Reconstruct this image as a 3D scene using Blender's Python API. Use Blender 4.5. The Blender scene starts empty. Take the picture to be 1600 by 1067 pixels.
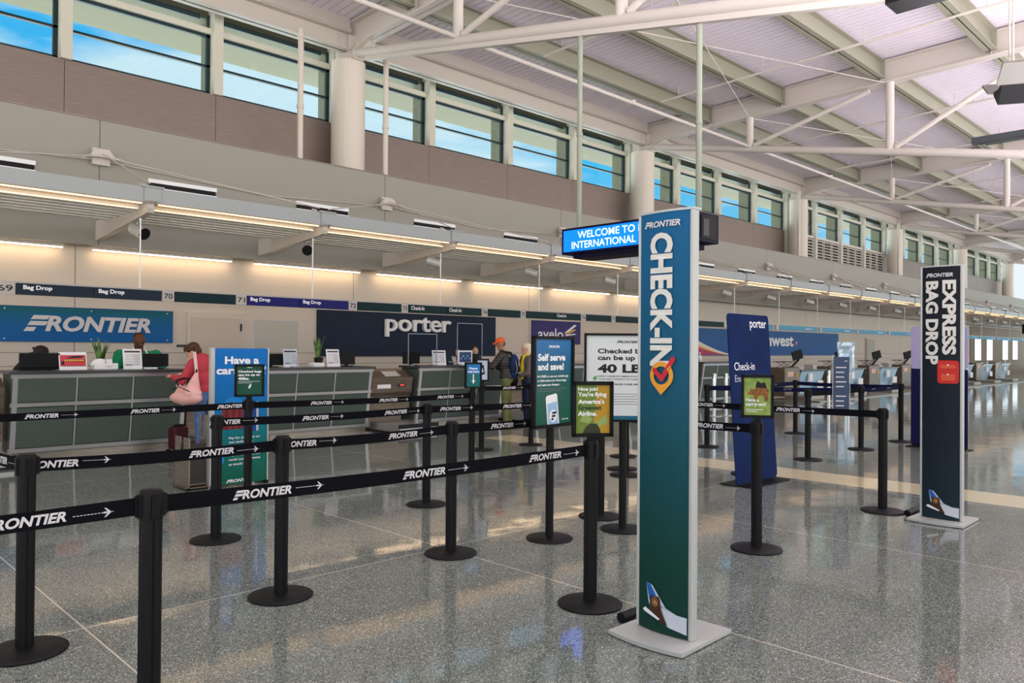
import bpy, bmesh, math, random
import numpy as np
from mathutils import Vector, Matrix
random.seed(7)
S = bpy.context.scene
COL = S.collection

# ------------------------------------------------------------------ camera
f_px, yaw, pitch, roll, EYE = 1216.7, 0.77666, 0.0086336, 0.0076292, 1.555
fw = Vector((math.sin(yaw)*math.cos(pitch), math.cos(yaw)*math.cos(pitch), math.sin(pitch)))
rt = Vector((math.cos(yaw), -math.sin(yaw), 0)); up = rt.cross(fw)
r2 = rt*math.cos(roll)+up*math.sin(roll); u2 = -rt*math.sin(roll)+up*math.cos(roll)
cd = bpy.data.cameras.new('camera'); cam = bpy.data.objects.new('camera', cd); COL.objects.link(cam)
cd.sensor_width = 36; cd.lens = f_px/1600*36; cd.clip_end = 400; cd.clip_start = 0.05
m = Matrix((r2, u2, -fw)).transposed().to_4x4(); m.translation = (0, 0, EYE); cam.matrix_world = m
S.camera = cam

# ------------------------------------------------------------------ colour management
S.view_settings.view_transform = 'Standard'; S.view_settings.look = 'None'
S.view_settings.gamma = 1; S.view_settings.use_curve_mapping = False
S.view_settings.exposure = -0.02

def lin(v):
    v /= 255.0
    return v/12.92 if v <= .04045 else ((v+.055)/1.055)**2.4
def C(r, g, b): return (lin(r), lin(g), lin(b), 1)

# ------------------------------------------------------------------ world: blue northern sky with cloud, bright hazy southern sky
W = bpy.data.worlds.new('sky'); S.world = W; W.use_nodes = True
nt = W.node_tree; nt.nodes.clear(); L = nt.links.new
def N(t, **k):
    n = nt.nodes.new(t)
    for a, b in k.items(): setattr(n, a, b)
    return n
tc = N('ShaderNodeTexCoord'); sep = N('ShaderNodeSeparateXYZ'); L(tc.outputs['Generated'], sep.inputs[0])
ramp = N('ShaderNodeValToRGB'); L(sep.outputs['Z'], ramp.inputs[0])
cr = ramp.color_ramp; cr.elements[0].position = 0.0; cr.elements[0].color = (.55, .75, .9, 1)
cr.elements[1].position = .6; cr.elements[1].color = (.02, .20, .62, 1)
e = cr.elements.new(.24); e.color = (.06, .58, .98, 1)
e = cr.elements.new(.42); e.color = (.05, .46, .92, 1)
no = N('ShaderNodeTexNoise'); no.inputs['Scale'].default_value = 3.2; no.inputs['Detail'].default_value = 5
mp = N('ShaderNodeMapping'); mp.inputs['Scale'].default_value = (1, 1, 3.5); L(tc.outputs['Generated'], mp.inputs[0]); L(mp.outputs[0], no.inputs[0])
cl = N('ShaderNodeValToRGB'); L(no.outputs['Fac'], cl.inputs[0]); cl.color_ramp.elements[0].position = .44; cl.color_ramp.elements[1].position = .58
mx = N('ShaderNodeMixRGB'); L(cl.outputs[0], mx.inputs[0]); L(ramp.outputs[0], mx.inputs[1]); mx.inputs[2].default_value = (.85, .95, 1.0, 1)
south = N('ShaderNodeMapRange'); south.inputs['From Min'].default_value = .15; south.inputs['From Max'].default_value = -.45; L(sep.outputs['Y'], south.inputs['Value'])
m2 = N('ShaderNodeMixRGB'); L(south.outputs[0], m2.inputs[0]); L(mx.outputs[0], m2.inputs[1]); m2.inputs[2].default_value = (1.55, 1.55, 1.55, 1)
grd = N('ShaderNodeMath', operation='LESS_THAN'); L(sep.outputs['Z'], grd.inputs[0]); grd.inputs[1].default_value = 0
m3 = N('ShaderNodeMixRGB'); L(grd.outputs[0], m3.inputs[0]); L(m2.outputs[0], m3.inputs[1]); m3.inputs[2].default_value = (4.4, 4.15, 3.9, 1)
bg = N('ShaderNodeBackground'); bg.inputs['Strength'].default_value = 1.0; L(m3.outputs[0], bg.inputs[0])
wo = N('ShaderNodeOutputWorld'); L(bg.outputs[0], wo.inputs[0])

# ------------------------------------------------------------------ added fill lamps without fixtures, out of view: down into the hall, up at the roof
def area(name, loc, rot, sx, sy, power, col=(1, 1, 1)):
    ld = bpy.data.lights.new(name, 'AREA'); ld.shape = 'RECTANGLE'; ld.size = sx; ld.size_y = sy; ld.energy = power; ld.color = col
    o = bpy.data.objects.new(name, ld); COL.objects.link(o); o.location = loc; o.rotation_euler = rot
    return o
for i, x in enumerate((4, 16, 28, 40, 52, 64)):
    area('hall_fill_light', (x, -5, 8.6), (math.radians(28), 0, 0), 10, 3, 130, (1, .97, .93))  # unseen area panel added to brighten the wall and counters
    area('ceiling_fill_light', (x, 1.0, 5.2), (math.radians(168), 0, 0), 11, 6.5, 1100, (1, .92, .99))  # unseen area panel added between trusses to brighten the roof deck

# ------------------------------------------------------------------ materials
MATS = {}
def mat(name, col=None, rough=.5, metal=0, emit=None, es=1, spec=.28, coat=0):
    if name in MATS: return MATS[name]
    M = bpy.data.materials.new(name); M.use_nodes = True; b = M.node_tree.nodes['Principled BSDF']
    b.inputs['Base Color'].default_value = col or (.5, .5, .5, 1); b.inputs['Roughness'].default_value = rough; b.inputs['Metallic'].default_value = metal
    b.inputs['Specular IOR Level'].default_value = spec
    b.inputs['Coat Weight'].default_value = coat
    if emit: b.inputs['Emission Color'].default_value = emit; b.inputs['Emission Strength'].default_value = es
    MATS[name] = M; return M
def noisy(name, c1, c2, scale=20, rough=.5, metal=0, stretch=(1, 1, 1), bump=0, detail=4, lo=.35, hi=.65):
    if name in MATS: return MATS[name]
    M = mat(name, c1, rough, metal); t = M.node_tree; b = t.nodes['Principled BSDF']
    tc = t.nodes.new('ShaderNodeTexCoord'); mp = t.nodes.new('ShaderNodeMapping'); n = t.nodes.new('ShaderNodeTexNoise'); r = t.nodes.new('ShaderNodeValToRGB')
    t.links.new(tc.outputs['Object'], mp.inputs[0]); mp.inputs['Scale'].default_value = stretch; t.links.new(mp.outputs[0], n.inputs[0])
    n.inputs['Scale'].default_value = scale; n.inputs['Detail'].default_value = detail
    t.links.new(n.outputs['Fac'], r.inputs[0]); r.color_ramp.elements[0].position = lo; r.color_ramp.elements[1].position = hi
    r.color_ramp.elements[0].color = c1; r.color_ramp.elements[1].color = c2; t.links.new(r.outputs[0], b.inputs['Base Color'])
    if bump:
        bp = t.nodes.new('ShaderNodeBump'); bp.inputs['Strength'].default_value = bump; t.links.new(n.outputs['Fac'], bp.inputs['Height']); t.links.new(bp.outputs[0], b.inputs['Normal'])
    return M
def gradient(name, stops, z0, z1, rough=.35, axis='Z'):
    if name in MATS: return MATS[name]
    M = mat(name, stops[0][1], rough); t = M.node_tree; b = t.nodes['Principled BSDF']
    tc = t.nodes.new('ShaderNodeTexCoord'); s = t.nodes.new('ShaderNodeSeparateXYZ'); mr = t.nodes.new('ShaderNodeMapRange'); r = t.nodes.new('ShaderNodeValToRGB')
    t.links.new(tc.outputs['Object'], s.inputs[0]); t.links.new(s.outputs[axis], mr.inputs['Value']); mr.inputs['From Min'].default_value = z0; mr.inputs['From Max'].default_value = z1
    t.links.new(mr.outputs[0], r.inputs[0]); t.links.new(r.outputs[0], b.inputs['Base Color'])
    el = r.color_ramp.elements
    el[0].position, el[0].color = stops[0]; el[1].position, el[1].color = stops[-1]
    for p, c in stops[1:-1]: q = el.new(p); q.color = c
    return M
def glassy(name, tint, gloss=.08, rough=.02):
    if name in MATS: return MATS[name]
    M = bpy.data.materials.new(name); M.use_nodes = True; t = M.node_tree; t.nodes.clear()
    a = t.nodes.new('ShaderNodeBsdfTransparent'); a.inputs[0].default_value = tint; g = t.nodes.new('ShaderNodeBsdfGlossy'); g.inputs['Roughness'].default_value = rough
    if not gloss:
        o = t.nodes.new('ShaderNodeOutputMaterial'); t.links.new(a.outputs[0], o.inputs[0]); MATS[name] = M; return M
    x = t.nodes.new('ShaderNodeMixShader'); x.inputs[0].default_value = gloss; o = t.nodes.new('ShaderNodeOutputMaterial')
    t.links.new(a.outputs[0], x.inputs[1]); t.links.new(g.outputs[0], x.inputs[2]); t.links.new(x.outputs[0], o.inputs[0]); MATS[name] = M; return M
def math_chain(t, op, a, b=None):
    n = t.nodes.new('ShaderNodeMath'); n.operation = op
    for i, v in enumerate((a, b)):
        if v is None: continue
        if isinstance(v, (int, float)): n.inputs[i].default_value = v
        else: t.links.new(v, n.inputs[i])
    return n.outputs[0]

def floor_material():
    M = mat('terrazzo', rough=.07, spec=.5); t = M.node_tree; b = t.nodes['Principled BSDF']
    tc = t.nodes.new('ShaderNodeTexCoord'); s = t.nodes.new('ShaderNodeSeparateXYZ'); t.links.new(tc.outputs['Object'], s.inputs[0])
    v = t.nodes.new('ShaderNodeTexVoronoi'); v.inputs['Scale'].default_value = 185; t.links.new(tc.outputs['Object'], v.inputs[0])
    r = t.nodes.new('ShaderNodeValToRGB'); r.color_ramp.interpolation = 'CONSTANT'; t.links.new(v.outputs['Color'], r.inputs[0])
    el = r.color_ramp.elements; el[0].position = 0; el[0].color = C(66, 72, 68); el[1].position = .84; el[1].color = C(186, 191, 180)
    for p, c in ((.22, C(106, 113, 106)), (.44, C(120, 127, 118)), (.62, C(88, 95, 90)), (.74, C(146, 152, 142))): q = el.new(p); q.color = c
    n2 = t.nodes.new('ShaderNodeTexNoise'); n2.inputs['Scale'].default_value = .7; t.links.new(tc.outputs['Object'], n2.inputs[0])
    X, Y = s.outputs['X'], s.outputs['Y']
    def near(val, c, w): return math_chain(t, 'LESS_THAN', math_chain(t, 'ABSOLUTE', math_chain(t, 'SUBTRACT', val, c)), w)
    def grid(val, off, p, w):
        md = math_chain(t, 'FLOORED_MODULO', math_chain(t, 'SUBTRACT', val, off-p/2), p)
        return near(md, p/2, w)
    joint = math_chain(t, 'MAXIMUM', grid(X, 1.34, 2.54, .0045), grid(Y, 4.70, 5.08, .0045))
    band = math_chain(t, 'MULTIPLY', near(X, 9.45, .37), math_chain(t, 'LESS_THAN', Y, 10.0))
    mj = t.nodes.new('ShaderNodeMixRGB'); t.links.new(joint, mj.inputs[0]); t.links.new(r.outputs[0], mj.inputs[1]); mj.inputs[2].default_value = C(196, 188, 168)
    vb = t.nodes.new('ShaderNodeMixRGB'); vb.inputs[0].default_value = .2; vb.inputs[1].default_value = C(222, 210, 172); t.links.new(r.outputs[0], vb.inputs[2])
    mb = t.nodes.new('ShaderNodeMixRGB'); t.links.new(band, mb.inputs[0]); t.links.new(mj.outputs[0], mb.inputs[1]); t.links.new(vb.outputs[0], mb.inputs[2])
    t.links.new(mb.outputs[0], b.inputs['Base Color'])
    n3 = t.nodes.new('ShaderNodeTexNoise'); n3.inputs['Scale'].default_value = 1.6; n3.inputs['Detail'].default_value = 2; t.links.new(tc.outputs['Object'], n3.inputs[0])
    bp = t.nodes.new('ShaderNodeBump'); bp.inputs['Strength'].default_value = .018; bp.inputs['Distance'].default_value = .2; t.links.new(n3.outputs['Fac'], bp.inputs['Height']); t.links.new(bp.outputs[0], b.inputs['Normal'])
    return M
def panel_wall_material(name, col, joints_p, joints_off, hz=()):
    M = mat(name, col, .55); t = M.node_tree; b = t.nodes['Principled BSDF']
    tc = t.nodes.new('ShaderNodeTexCoord'); s = t.nodes.new('ShaderNodeSeparateXYZ'); t.links.new(tc.outputs['Object'], s.inputs[0])
    md = math_chain(t, 'FLOORED_MODULO', math_chain(t, 'SUBTRACT', s.outputs['X'], joints_off-joints_p/2), joints_p)
    j = math_chain(t, 'LESS_THAN', math_chain(t, 'ABSOLUTE', math_chain(t, 'SUBTRACT', md, joints_p/2)), .009)
    for h in hz: j = math_chain(t, 'MAXIMUM', j, math_chain(t, 'LESS_THAN', math_chain(t, 'ABSOLUTE', math_chain(t, 'SUBTRACT', s.outputs['Z'], h)), .007))
    n = t.nodes.new('ShaderNodeTexNoise'); n.inputs['Scale'].default_value = .6; t.links.new(tc.outputs['Object'], n.inputs[0])
    mj = t.nodes.new('ShaderNodeMixRGB'); t.links.new(j, mj.inputs[0]); mj.inputs[1].default_value = col; mj.inputs[2].default_value = tuple(x*.42 for x in col[:3])+(1,)
    t.links.new(mj.outputs[0], b.inputs['Base Color']); return M

M_floor = floor_material()
M_wall = panel_wall_material('cream_wall_panel', C(204, 194, 180), 5.64, 4.05, (1.19, 1.42))
M_upper = panel_wall_material('upper_wall_panel', C(150, 147, 136), 5.94, 4.3)
M_spandrel = noisy('brushed_bronze_panel', C(130, 116, 108), C(138, 124, 116), 3, .42, .35, (1, 1, 14))
M_white = mat('white_paint', C(205, 199, 190), .42)
M_steelw = mat('white_painted_steel', C(204, 196, 188), .42)
M_deck = mat('white_metal_deck', C(240, 231, 240), .34)
M_purlin = mat('pale_green_grey_steel', C(150, 148, 130), .5)
M_col = mat('column_cladding', C(212, 203, 190), .45)
M_fascia = mat('grey_fascia', C(156, 161, 160), .45)
M_louv = mat('grey_louvre', C(222, 222, 212), .5)
M_arm = mat('canopy_arm_paint', C(196, 188, 178), .45)
M_dark = mat('dark_window_frame', C(30, 48, 52), .4)
M_mull = mat('mullion_paint', C(200, 196, 180), .45)
M_glass = glassy('tinted_glass', (.86, .97, 1, 1), .04)
M_clear = glassy('clear_acrylic', (.90, .935, .95, 1), 0)
M_eave = mat('eave_paint', C(112, 108, 88), .7)
M_warm = mat('warm_light_strip', (1, .75, .45, 1), .5, emit=(1, .62, .32, 1), es=3)
M_cove = mat('cove_light_strip', (1, .85, .6, 1), .5, emit=(1, .70, .42, 1), es=15)
M_black = mat('black_powder_coat', C(14, 14, 16), .5, spec=.22)
M_blackp = mat('black_plastic', C(9, 9, 11), .5, spec=.2)
M_belt = mat('black_webbing', C(10, 11, 17), .8, spec=.1)
M_beltn = mat('navy_webbing', C(14, 16, 52), .8, spec=.1)
M_logo = mat('silver_print', C(206, 204, 206), .6)
M_logog = mat('grey_print', C(120, 120, 126), .6)
M_wht = mat('white_print', C(236, 238, 238), .5)
M_ink = mat('black_print', C(20, 22, 26), .5)
M_alu = mat('brushed_aluminium', C(196, 196, 196), .33, .85)
M_silver = mat('silver_paint', C(188, 190, 186), .4, .25)
M_chrome = mat('polished_steel', C(205, 208, 210), .12, 1)
M_steel = noisy('stainless_steel', C(150, 142, 130), C(172, 164, 150), 4, .3, .8, (1, 1, 18))
M_counter = noisy('green_grey_laminate', C(72, 84, 76), C(78, 90, 82), 40, .5)
M_ctop = mat('dark_stone_top', C(58, 60, 62), .22)
M_bag = noisy('brown_steel', C(104, 92, 80), C(124, 112, 98), 3, .36, .6, (1, 1, 9))
M_paper = mat('white_paper', C(232, 232, 230), .6)
M_navy = mat('navy_print', C(26, 40, 72), .45)
M_leaf = noisy('leaf_green', C(44, 84, 44), C(110, 140, 74), 9, .45)
M_teal = mat('dark_teal_panel', C(12, 40, 44), .55, spec=.15)
M_slate = mat('slate_panel', C(28, 42, 56), .55, spec=.15)
M_purple = mat('indigo_panel', C(30, 30, 96), .55, spec=.15)
M_plate = mat('number_plate_grey', C(176, 172, 164), .5)
M_lblue = mat('light_blue_panel', C(84, 148, 176), .55, spec=.15)
M_screen = mat('dark_screen', C(14, 16, 22), .2)

# ------------------------------------------------------------------ text shapes
GL = {}
def glyphs(s, bold=0., shear=0., extr=0., space=1.0):
    k = (s, bold, shear, extr, space)
    if k in GL: return GL[k]
    cu = bpy.data.curves.new('t', 'FONT'); cu.body = s; cu.size = 1; cu.offset = bold; cu.shear = shear; cu.resolution_u = 3; cu.space_character = space
    cu.fill_mode = 'FRONT'; cu.extrude = 0
    o = bpy.data.objects.new('t', cu); COL.objects.link(o)
    dg = bpy.context.evaluated_depsgraph_get(); me = bpy.data.meshes.new_from_object(o.evaluated_get(dg))
    v = [(p.co.x, p.co.y) for p in me.vertices]; fs = [tuple(p.vertices) for p in me.polygons]
    bpy.data.objects.remove(o); bpy.data.curves.remove(cu); bpy.data.meshes.remove(me)
    x0 = min(p[0] for p in v); x1 = max(p[0] for p in v); y0 = min(p[1] for p in v); y1 = max(p[1] for p in v)
    GL[k] = ([(a-x0, b-y0) for a, b in v], fs, x1-x0, y1-y0); return GL[k]

# ------------------------------------------------------------------ mesh builder
class MB:
    def __init__(s): s.v = []; s.f = []; s.m = []; s.sm = []
    def add(s, vs, fs, m=0, smooth=False):
        o = len(s.v); s.v += [tuple(p) for p in vs]; s.f += [tuple(i+o for i in q) for q in fs]; s.m += [m]*len(fs); s.sm += [smooth]*len(fs); return s
    def box(s, x0, x1, y0, y1, z0, z1, m=0, bev=0):
        if bev:
            bm = bmesh.new(); bmesh.ops.create_cube(bm, size=1)
            for q in bm.verts: q.co = ((x0+x1)/2+q.co.x*(x1-x0), (y0+y1)/2+q.co.y*(y1-y0), (z0+z1)/2+q.co.z*(z1-z0))
            bmesh.ops.bevel(bm, geom=bm.edges[:], offset=bev, segments=2, affect='EDGES', profile=.5)
            bm.verts.index_update(); s.add([q.co[:] for q in bm.verts], [[q.index for q in fc.verts] for fc in bm.faces], m); bm.free(); return s
        return s.add([(x0, y0, z0), (x1, y0, z0), (x1, y1, z0), (x0, y1, z0), (x0, y0, z1), (x1, y0, z1), (x1, y1, z1), (x0, y1, z1)],
                     [(0, 3, 2, 1), (4, 5, 6, 7), (0, 1, 5, 4), (1, 2, 6, 5), (2, 3, 7, 6), (3, 0, 4, 7)], m)
    def obox(s, c, r, u, n, w, h, d, m=0):  # oriented box
        c, r, u, n = Vector(c), Vector(r), Vector(u), Vector(n); P = []
        for k in (-.5, .5):
            for a, b in ((-.5, -.5), (.5, -.5), (.5, .5), (-.5, .5)): P.append(c+r*a*w+u*b*h+n*k*d)
        return s.add(P, [(0, 3, 2, 1), (4, 5, 6, 7), (0, 1, 5, 4), (1, 2, 6, 5), (2, 3, 7, 6), (3, 0, 4, 7)], m)
    def cyl(s, p0, p1, r0, r1=None, n=16, m=0, cap=True, smooth=True):
        p0, p1 = Vector(p0), Vector(p1); r1 = r0 if r1 is None else r1; d = (p1-p0).normalized()
        a = d.orthogonal().normalized(); b = d.cross(a); P = []
        for p, r in ((p0, r0), (p1, r1)):
            for i in range(n): t = 2*math.pi*i/n; P.append(p+a*r*math.cos(t)+b*r*math.sin(t))
        s.add(P, [(i, (i+1) % n, n+(i+1) % n, n+i) for i in range(n)], m, smooth)
        if cap: s.add(P, [tuple(range(n-1, -1, -1)), tuple(range(n, 2*n))], m)
        return s
    def lathe(s, prof, c=(0, 0, 0), n=32, m=0, smooth=True, squash=1):
        P = []; F = []; k = len(prof)
        for i in range(n):
            t = 2*math.pi*i/n
            for r, z in prof: P.append((c[0]+r*math.cos(t), c[1]+r*math.sin(t)*squash, c[2]+z))
        for i in range(n):
            j = (i+1) % n
            for q in range(k-1): F.append((i*k+q, j*k+q, j*k+q+1, i*k+q+1))
        return s.add(P, F, m, smooth)
    def prism(s, poly, o, r, u, n, d, m=0):  # polygon in (r,u) plane, extruded by d along n
        o, r, u, n = Vector(o), Vector(r), Vector(u), Vector(n); k = len(poly)
        P = [o+r*a+u*b for a, b in poly]; P += [p+n*d for p in P]
        return s.add(P, [tuple(range(k-1, -1, -1)), tuple(range(k, 2*k))]+[(i, (i+1) % k, k+(i+1) % k, k+i) for i in range(k)], m)
    def flat(s, poly, o, r, u, m=0):
        o, r, u = Vector(o), Vector(r), Vector(u); return s.add([o+r*a+u*b for a, b in poly], [tuple(range(len(poly)))], m)
    def tube(s, pts, r, n=8, m=0):
        for a, b in zip(pts, pts[1:]): s.cyl(a, b, r, r, n, m)
        return s
    def text(s, t, o, r, u, w=None, h=None, bold=.02, shear=0., m=0, depth=0, align='l', space=1.0, curve=None):
        v, fs, tw, th = glyphs(t, bold, shear, 0, space); o, r, u = Vector(o), Vector(r), Vector(u); n = r.cross(u)
        if w is None: sx = sy = h/th
        elif h is None: sx = sy = w/tw
        else: sx, sy = w/tw, h/th
        ox = {'l': 0, 'c': -tw*sx/2, 'r': -tw*sx}[align]
        P = [o+r*(a*sx+ox)+u*(b*sy) for a, b in v]
        if curve: P = [p+n*curve((p-o).dot(r)) for p in P]
        if depth:
            k = len(P); Q = [p+n*depth for p in P]; s.add(Q, fs, m)
            cnt = {}
            for fc in fs:
                for a, b in zip(fc, fc[1:]+fc[:1]): cnt[(a, b)] = 1
            side = [(a, b) for a, b in cnt if (b, a) not in cnt]
            s.add(P+Q, [(a, b, k+b, k+a) for a, b in side], m)
        else: s.add(P, fs, m)
        return s
    def logo(s, o, r, u, w, h, m=0, depth=0, curve=None):  # three-bar F followed by slanted capitals
        o, r, u = Vector(o), Vector(r), Vector(u); n = r.cross(u); k = w/7.6
        for x0, x1, y0, y1 in ((.42, 1.32, .74, 1), (.24, 1.22, .37, .63), (.04, .56, 0, .26)):
            sh = .34
            q = [(k*(x0+y0*0), h*y0), (k*(x1), h*y0), (k*(x1+(y1-y0)*sh+.08), h*y1), (k*(x0+(y1-y0)*sh+.08), h*y1)]
            if curve: P = [o+r*a+u*b for a, b in q]; s.add([p+n*curve(a) for p, (a, b) in zip(P, q)], [(0, 1, 2, 3)], m)
            elif depth: s.prism(q, o, r, u, n, depth, m)
            else: s.flat(q, o, r, u, m)
        off = k*1.22
        s.text('RONTIER', o+r*off, r, u, w-off, h, .035, .22, m, depth, curve=(lambda x: curve(x+off)) if curve else None)
        return s
    def arrow(s, o, r, u, w, h, m=0):  # dotted line and small aeroplane
        o, r, u = Vector(o), Vector(r), Vector(u); a = h*.9; ln = w-a
        for i in range(9): s.flat([(ln*i/9, -.035*h), (ln*(i+.7)/9, -.035*h), (ln*(i+.7)/9, .035*h), (ln*i/9, .035*h)], o, r, u, m)
        p = [(ln-.1*h, -.10*h), (w, 0), (ln-.1*h, .10*h)]; s.flat(p, o, r, u, m)
        for g in (1, -1): s.flat([(ln+.30*a, g*.06*h), (ln+.62*a, g*.05*h), (ln+.12*a, g*.45*h), (ln-.05*a, g*.45*h)], o, r, u, m)
        return s
    def build(s, name, mats, parent=None, loc=None, bevel=0):
        me = bpy.data.meshes.new(name); me.from_pydata(s.v, [], s.f)
        for mm in (mats if isinstance(mats, (list, tuple)) else [mats]): me.materials.append(mm)
        me.polygons.foreach_set('material_index', s.m); me.polygons.foreach_set('use_smooth', s.sm); me.update()
        o = bpy.data.objects.new(name, me); COL.objects.link(o)
        if parent: o.parent = parent
        if loc: o.location = loc
        return o
def tag(o, label, cat, group=None, kind=None):
    o['label'] = label; o['category'] = cat
    if group: o['group'] = group
    if kind: o['kind'] = kind
    return o
def thing(name, label, cat, loc=(0, 0, 0), rz=0, group=None):
    o = bpy.data.objects.new(name, None); COL.objects.link(o); o.location = loc; o.rotation_euler = (0, 0, rz); o.empty_display_size = .1
    return tag(o, label, cat, group)
def struct(o): o['kind'] = 'structure'; return o
ORD = ['first', 'second', 'third', 'fourth', 'fifth', 'sixth', 'seventh', 'eighth', 'ninth', 'tenth', 'eleventh', 'twelfth', 'thirteenth', 'fourteenth', 'fifteenth', 'sixteenth', 'seventeenth', 'eighteenth', 'nineteenth', 'twentieth', 'twenty-first', 'twenty-second', 'twenty-third', 'twenty-fourth', 'twenty-fifth', 'twenty-sixth', 'twenty-seventh', 'twenty-eighth', 'twenty-ninth', 'thirtieth']
RX, RY, UZ = Vector((1, 0, 0)), Vector((0, 1, 0)), Vector((0, 0, 1))
X0, PB = 4.3, 2.97
XE = 72.0
#@@SHELL
# ------------------------------------------------------------------ room shell
struct(MB().box(-9, XE, -20, 15.2, -.12, 0).build('floor', M_floor))
struct(MB().box(-9, XE, 14.95, 15.2, 0, 3.27).build('wall_back', M_wall))
struct(MB().box(-9, XE, 14.55, 17.0, 3.27, 5.43).build('wall_upper', M_upper))
struct(MB().box(-9, XE, 14.53, 14.60, 5.43, 5.45).build('trim_1', M_spandrel))
# clerestory: metal panels below, windows above, one bay at a time
louver_bays = [k for k in range(10, 14)]
for k in range(-4, 23):
    xa, xb = X0+PB*k, X0+PB*(k+1)
    if k not in louver_bays:
        w = MB().box(xa+.005, xb-.005, 16.72, 16.78, 5.43, 7.05).box(xa-.012, xa+.012, 16.76, 16.78, 5.43, 7.05)
        struct(w.build('wall_clerestory', M_spandrel))
    n = k+5
    fr = MB()
    fr.box(xa+.08, xb-.08, 16.80, 16.88, 7.05, 7.11, 1).box(xa+.08, xa+.15, 16.80, 16.88, 7.05, 8.36, 1).box(xb-.18, xb-.08, 16.80, 16.88, 7.05, 8.36, 1)
    fr.box(xa+.08, xb-.08, 16.80, 16.88, 8.29, 8.36, 1).box(xa+.08, xb-.08, 16.80, 16.88, 7.64, 7.69, 1)
    fr.box(xa+.08, xb-.08, 16.72, 16.86, 8.36, 8.48, 0)
    fr.box(xa+.08, xb-.30, 16.86, 16.92, 8.68, 8.78, 1).box(xb-.16, xb-.08, 16.84, 16.90, 8.48, 8.8, 1)
    wo_ = struct(fr.build('window_%d' % n, [M_mull, M_dark]))
    MB().box(xa+.1, xb-.1, 16.83, 16.845, 7.08, 8.75).build('glass', M_glass, wo_)
    MB().box(xa-.10, xa+.10, 16.58, 16.90, 5.47 if k in louver_bays else 7.03, 8.9).build('mullion', M_mull, wo_)
    MB().box(xa-.05, xa+.05, 16.92, 17.40, 6.8, 8.75).build('exterior_fin', M_eave, wo_)
struct(MB().box(-9, XE, 16.95, 19.2, 8.75, 9.0).build('trim_2', M_eave))
for i, k in enumerate(louver_bays):
    xa, xb = X0+PB*k, X0+PB*(k+1)
    t = thing('vent_louver', '%s of four dark slatted vent grilles under the clerestory' % ORD[i], 'vent', (xa, 16.7, 5.43), 0, 'clerestory vent grilles')
    f_ = MB().box(.1, PB-.1, -.05, .05, 1.56, 1.66).box(.1, PB-.1, -.05, .05, .0, .06)
    for j in range(4): f_.box(.1+j*(PB-.24)/3, .14+j*(PB-.24)/3, -.05, .05, 0, 1.6)
    f_.build('frame', M_white, t)
    s_ = MB()
    for j in range(10):
        z = .14+j*.145; s_.add([(.1, -.05, z), (PB-.1, -.05, z), (PB-.1, .06, z+.085), (.1, .06, z+.085), (.1, -.05, z+.02), (PB-.1, -.05, z+.02), (PB-.1, .06, z+.105), (.1, .06, z+.105)], [(0, 1, 2, 3), (4, 7, 6, 5), (0, 4, 5, 1), (3, 2, 6, 7)])
    s_.build('slats', M_white, t); MB().box(.05, PB-.05, .08, .1, 0, 1.6).build('backing', M_blackp, t)
# far end: glazed wall beyond the last column and brown end wall
ez = MB()
for z in (0, 1.2, 2.6, 4.2, 5.8, 7.4, 9.0): ez.box(XE, XE+.12, -20, 15.2, z, z+.08)
y = -20
while y < 15.2: ez.box(XE, XE+.12, y, y+.08, 0, 9.6); y += 1.75
ew = struct(ez.build('window_40', M_dark)); MB().box(XE+.05, XE+.06, -20, 15.2, 0, 9.6).build('glass', M_glass, ew)

# ribbed metal roof deck
def deckz(y): return 9.24+.027*(16.2-y)
v = []; F = []; n = 0; x = -9.0; i = 0
xs = []
while x < XE:
    xs += [(x, .0), (x+.180, .0), (x+.181, .09), (x+.209, .09), (x+.21, .0)]; x += .21
P = []
for x, h in xs: P += [(x, 16.95, deckz(16.95)+.05+h), (x, -16, deckz(-16)+.05+h)]
F = [(2*i, 2*i+1, 2*i+3, 2*i+2) for i in range(len(xs)-1)]
struct(MB().add(P, F).build('ceiling', M_deck))
struct(MB().box(-9, XE, -16, 19.2, deckz(-16)+.4, deckz(-16)+.5).build('ceiling_cover', M_deck))

# ------------------------------------------------------------------ columns, trusses, purlins
COLX = [10.24+11.88*i for i in range(-1, 6)]
colname = ['the column outside the frame', 'the column beside the two pipes', 'the column behind the welcome display', 'third', 'fourth', 'fifth', 'sixth']
for i, x in enumerate(COLX):
    if i > 0:
        t = thing('column', 'round cream column, %s along from the two slim downpipes, on the wall ledge' % ORD[i-1], 'column', (x, 16.1, 5.43), 0, 'clerestory columns')
        MB().cyl((0, 0, 0), (0, 0, 2.93), .40, .40, 40).build('shaft', M_col, t)
        s_ = MB()
        for a in (.2, 2.3, 4.0): s_.box(.398*math.cos(a)-.004, .398*math.cos(a)+.008, .398*math.sin(a)-.004, .398*math.sin(a)+.008, 0, 2.93)
        s_.cyl((0, 0, .12), (0, 0, .13), .404, .404, 40); s_.build('seam', M_louv, t)
        MB().box(-.18, .18, -.3, .3, 2.93, 3.5).box(-.30, .30, -.04, .04, 2.93, 3.4).build('bracket', M_steelw, t)
for i, (x, lab) in enumerate(((8.75, 'slim cream downpipe with joint collars before the first column'), (11.05, 'slim cream downpipe standing close behind the first column'), (33.2, 'slim cream downpipe by the third column, over the counters'), (45.3, 'slim cream downpipe beside the fourth column and vent grilles'))):
    t = thing('downpipe', lab, 'pipe', (x, 15.7, 5.43), 0, None)
    MB().cyl((0, 0, 0), (0, 0, 3.2), .065, .065, 14).build('pipe', M_col, t)
    MB().cyl((0, 0, 1.45), (0, 0, 1.53), .08, .08, 14).cyl((0, 0, 3.0), (0, 0, 3.1), .085, .085, 14).build('collar', M_col, t)

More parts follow.
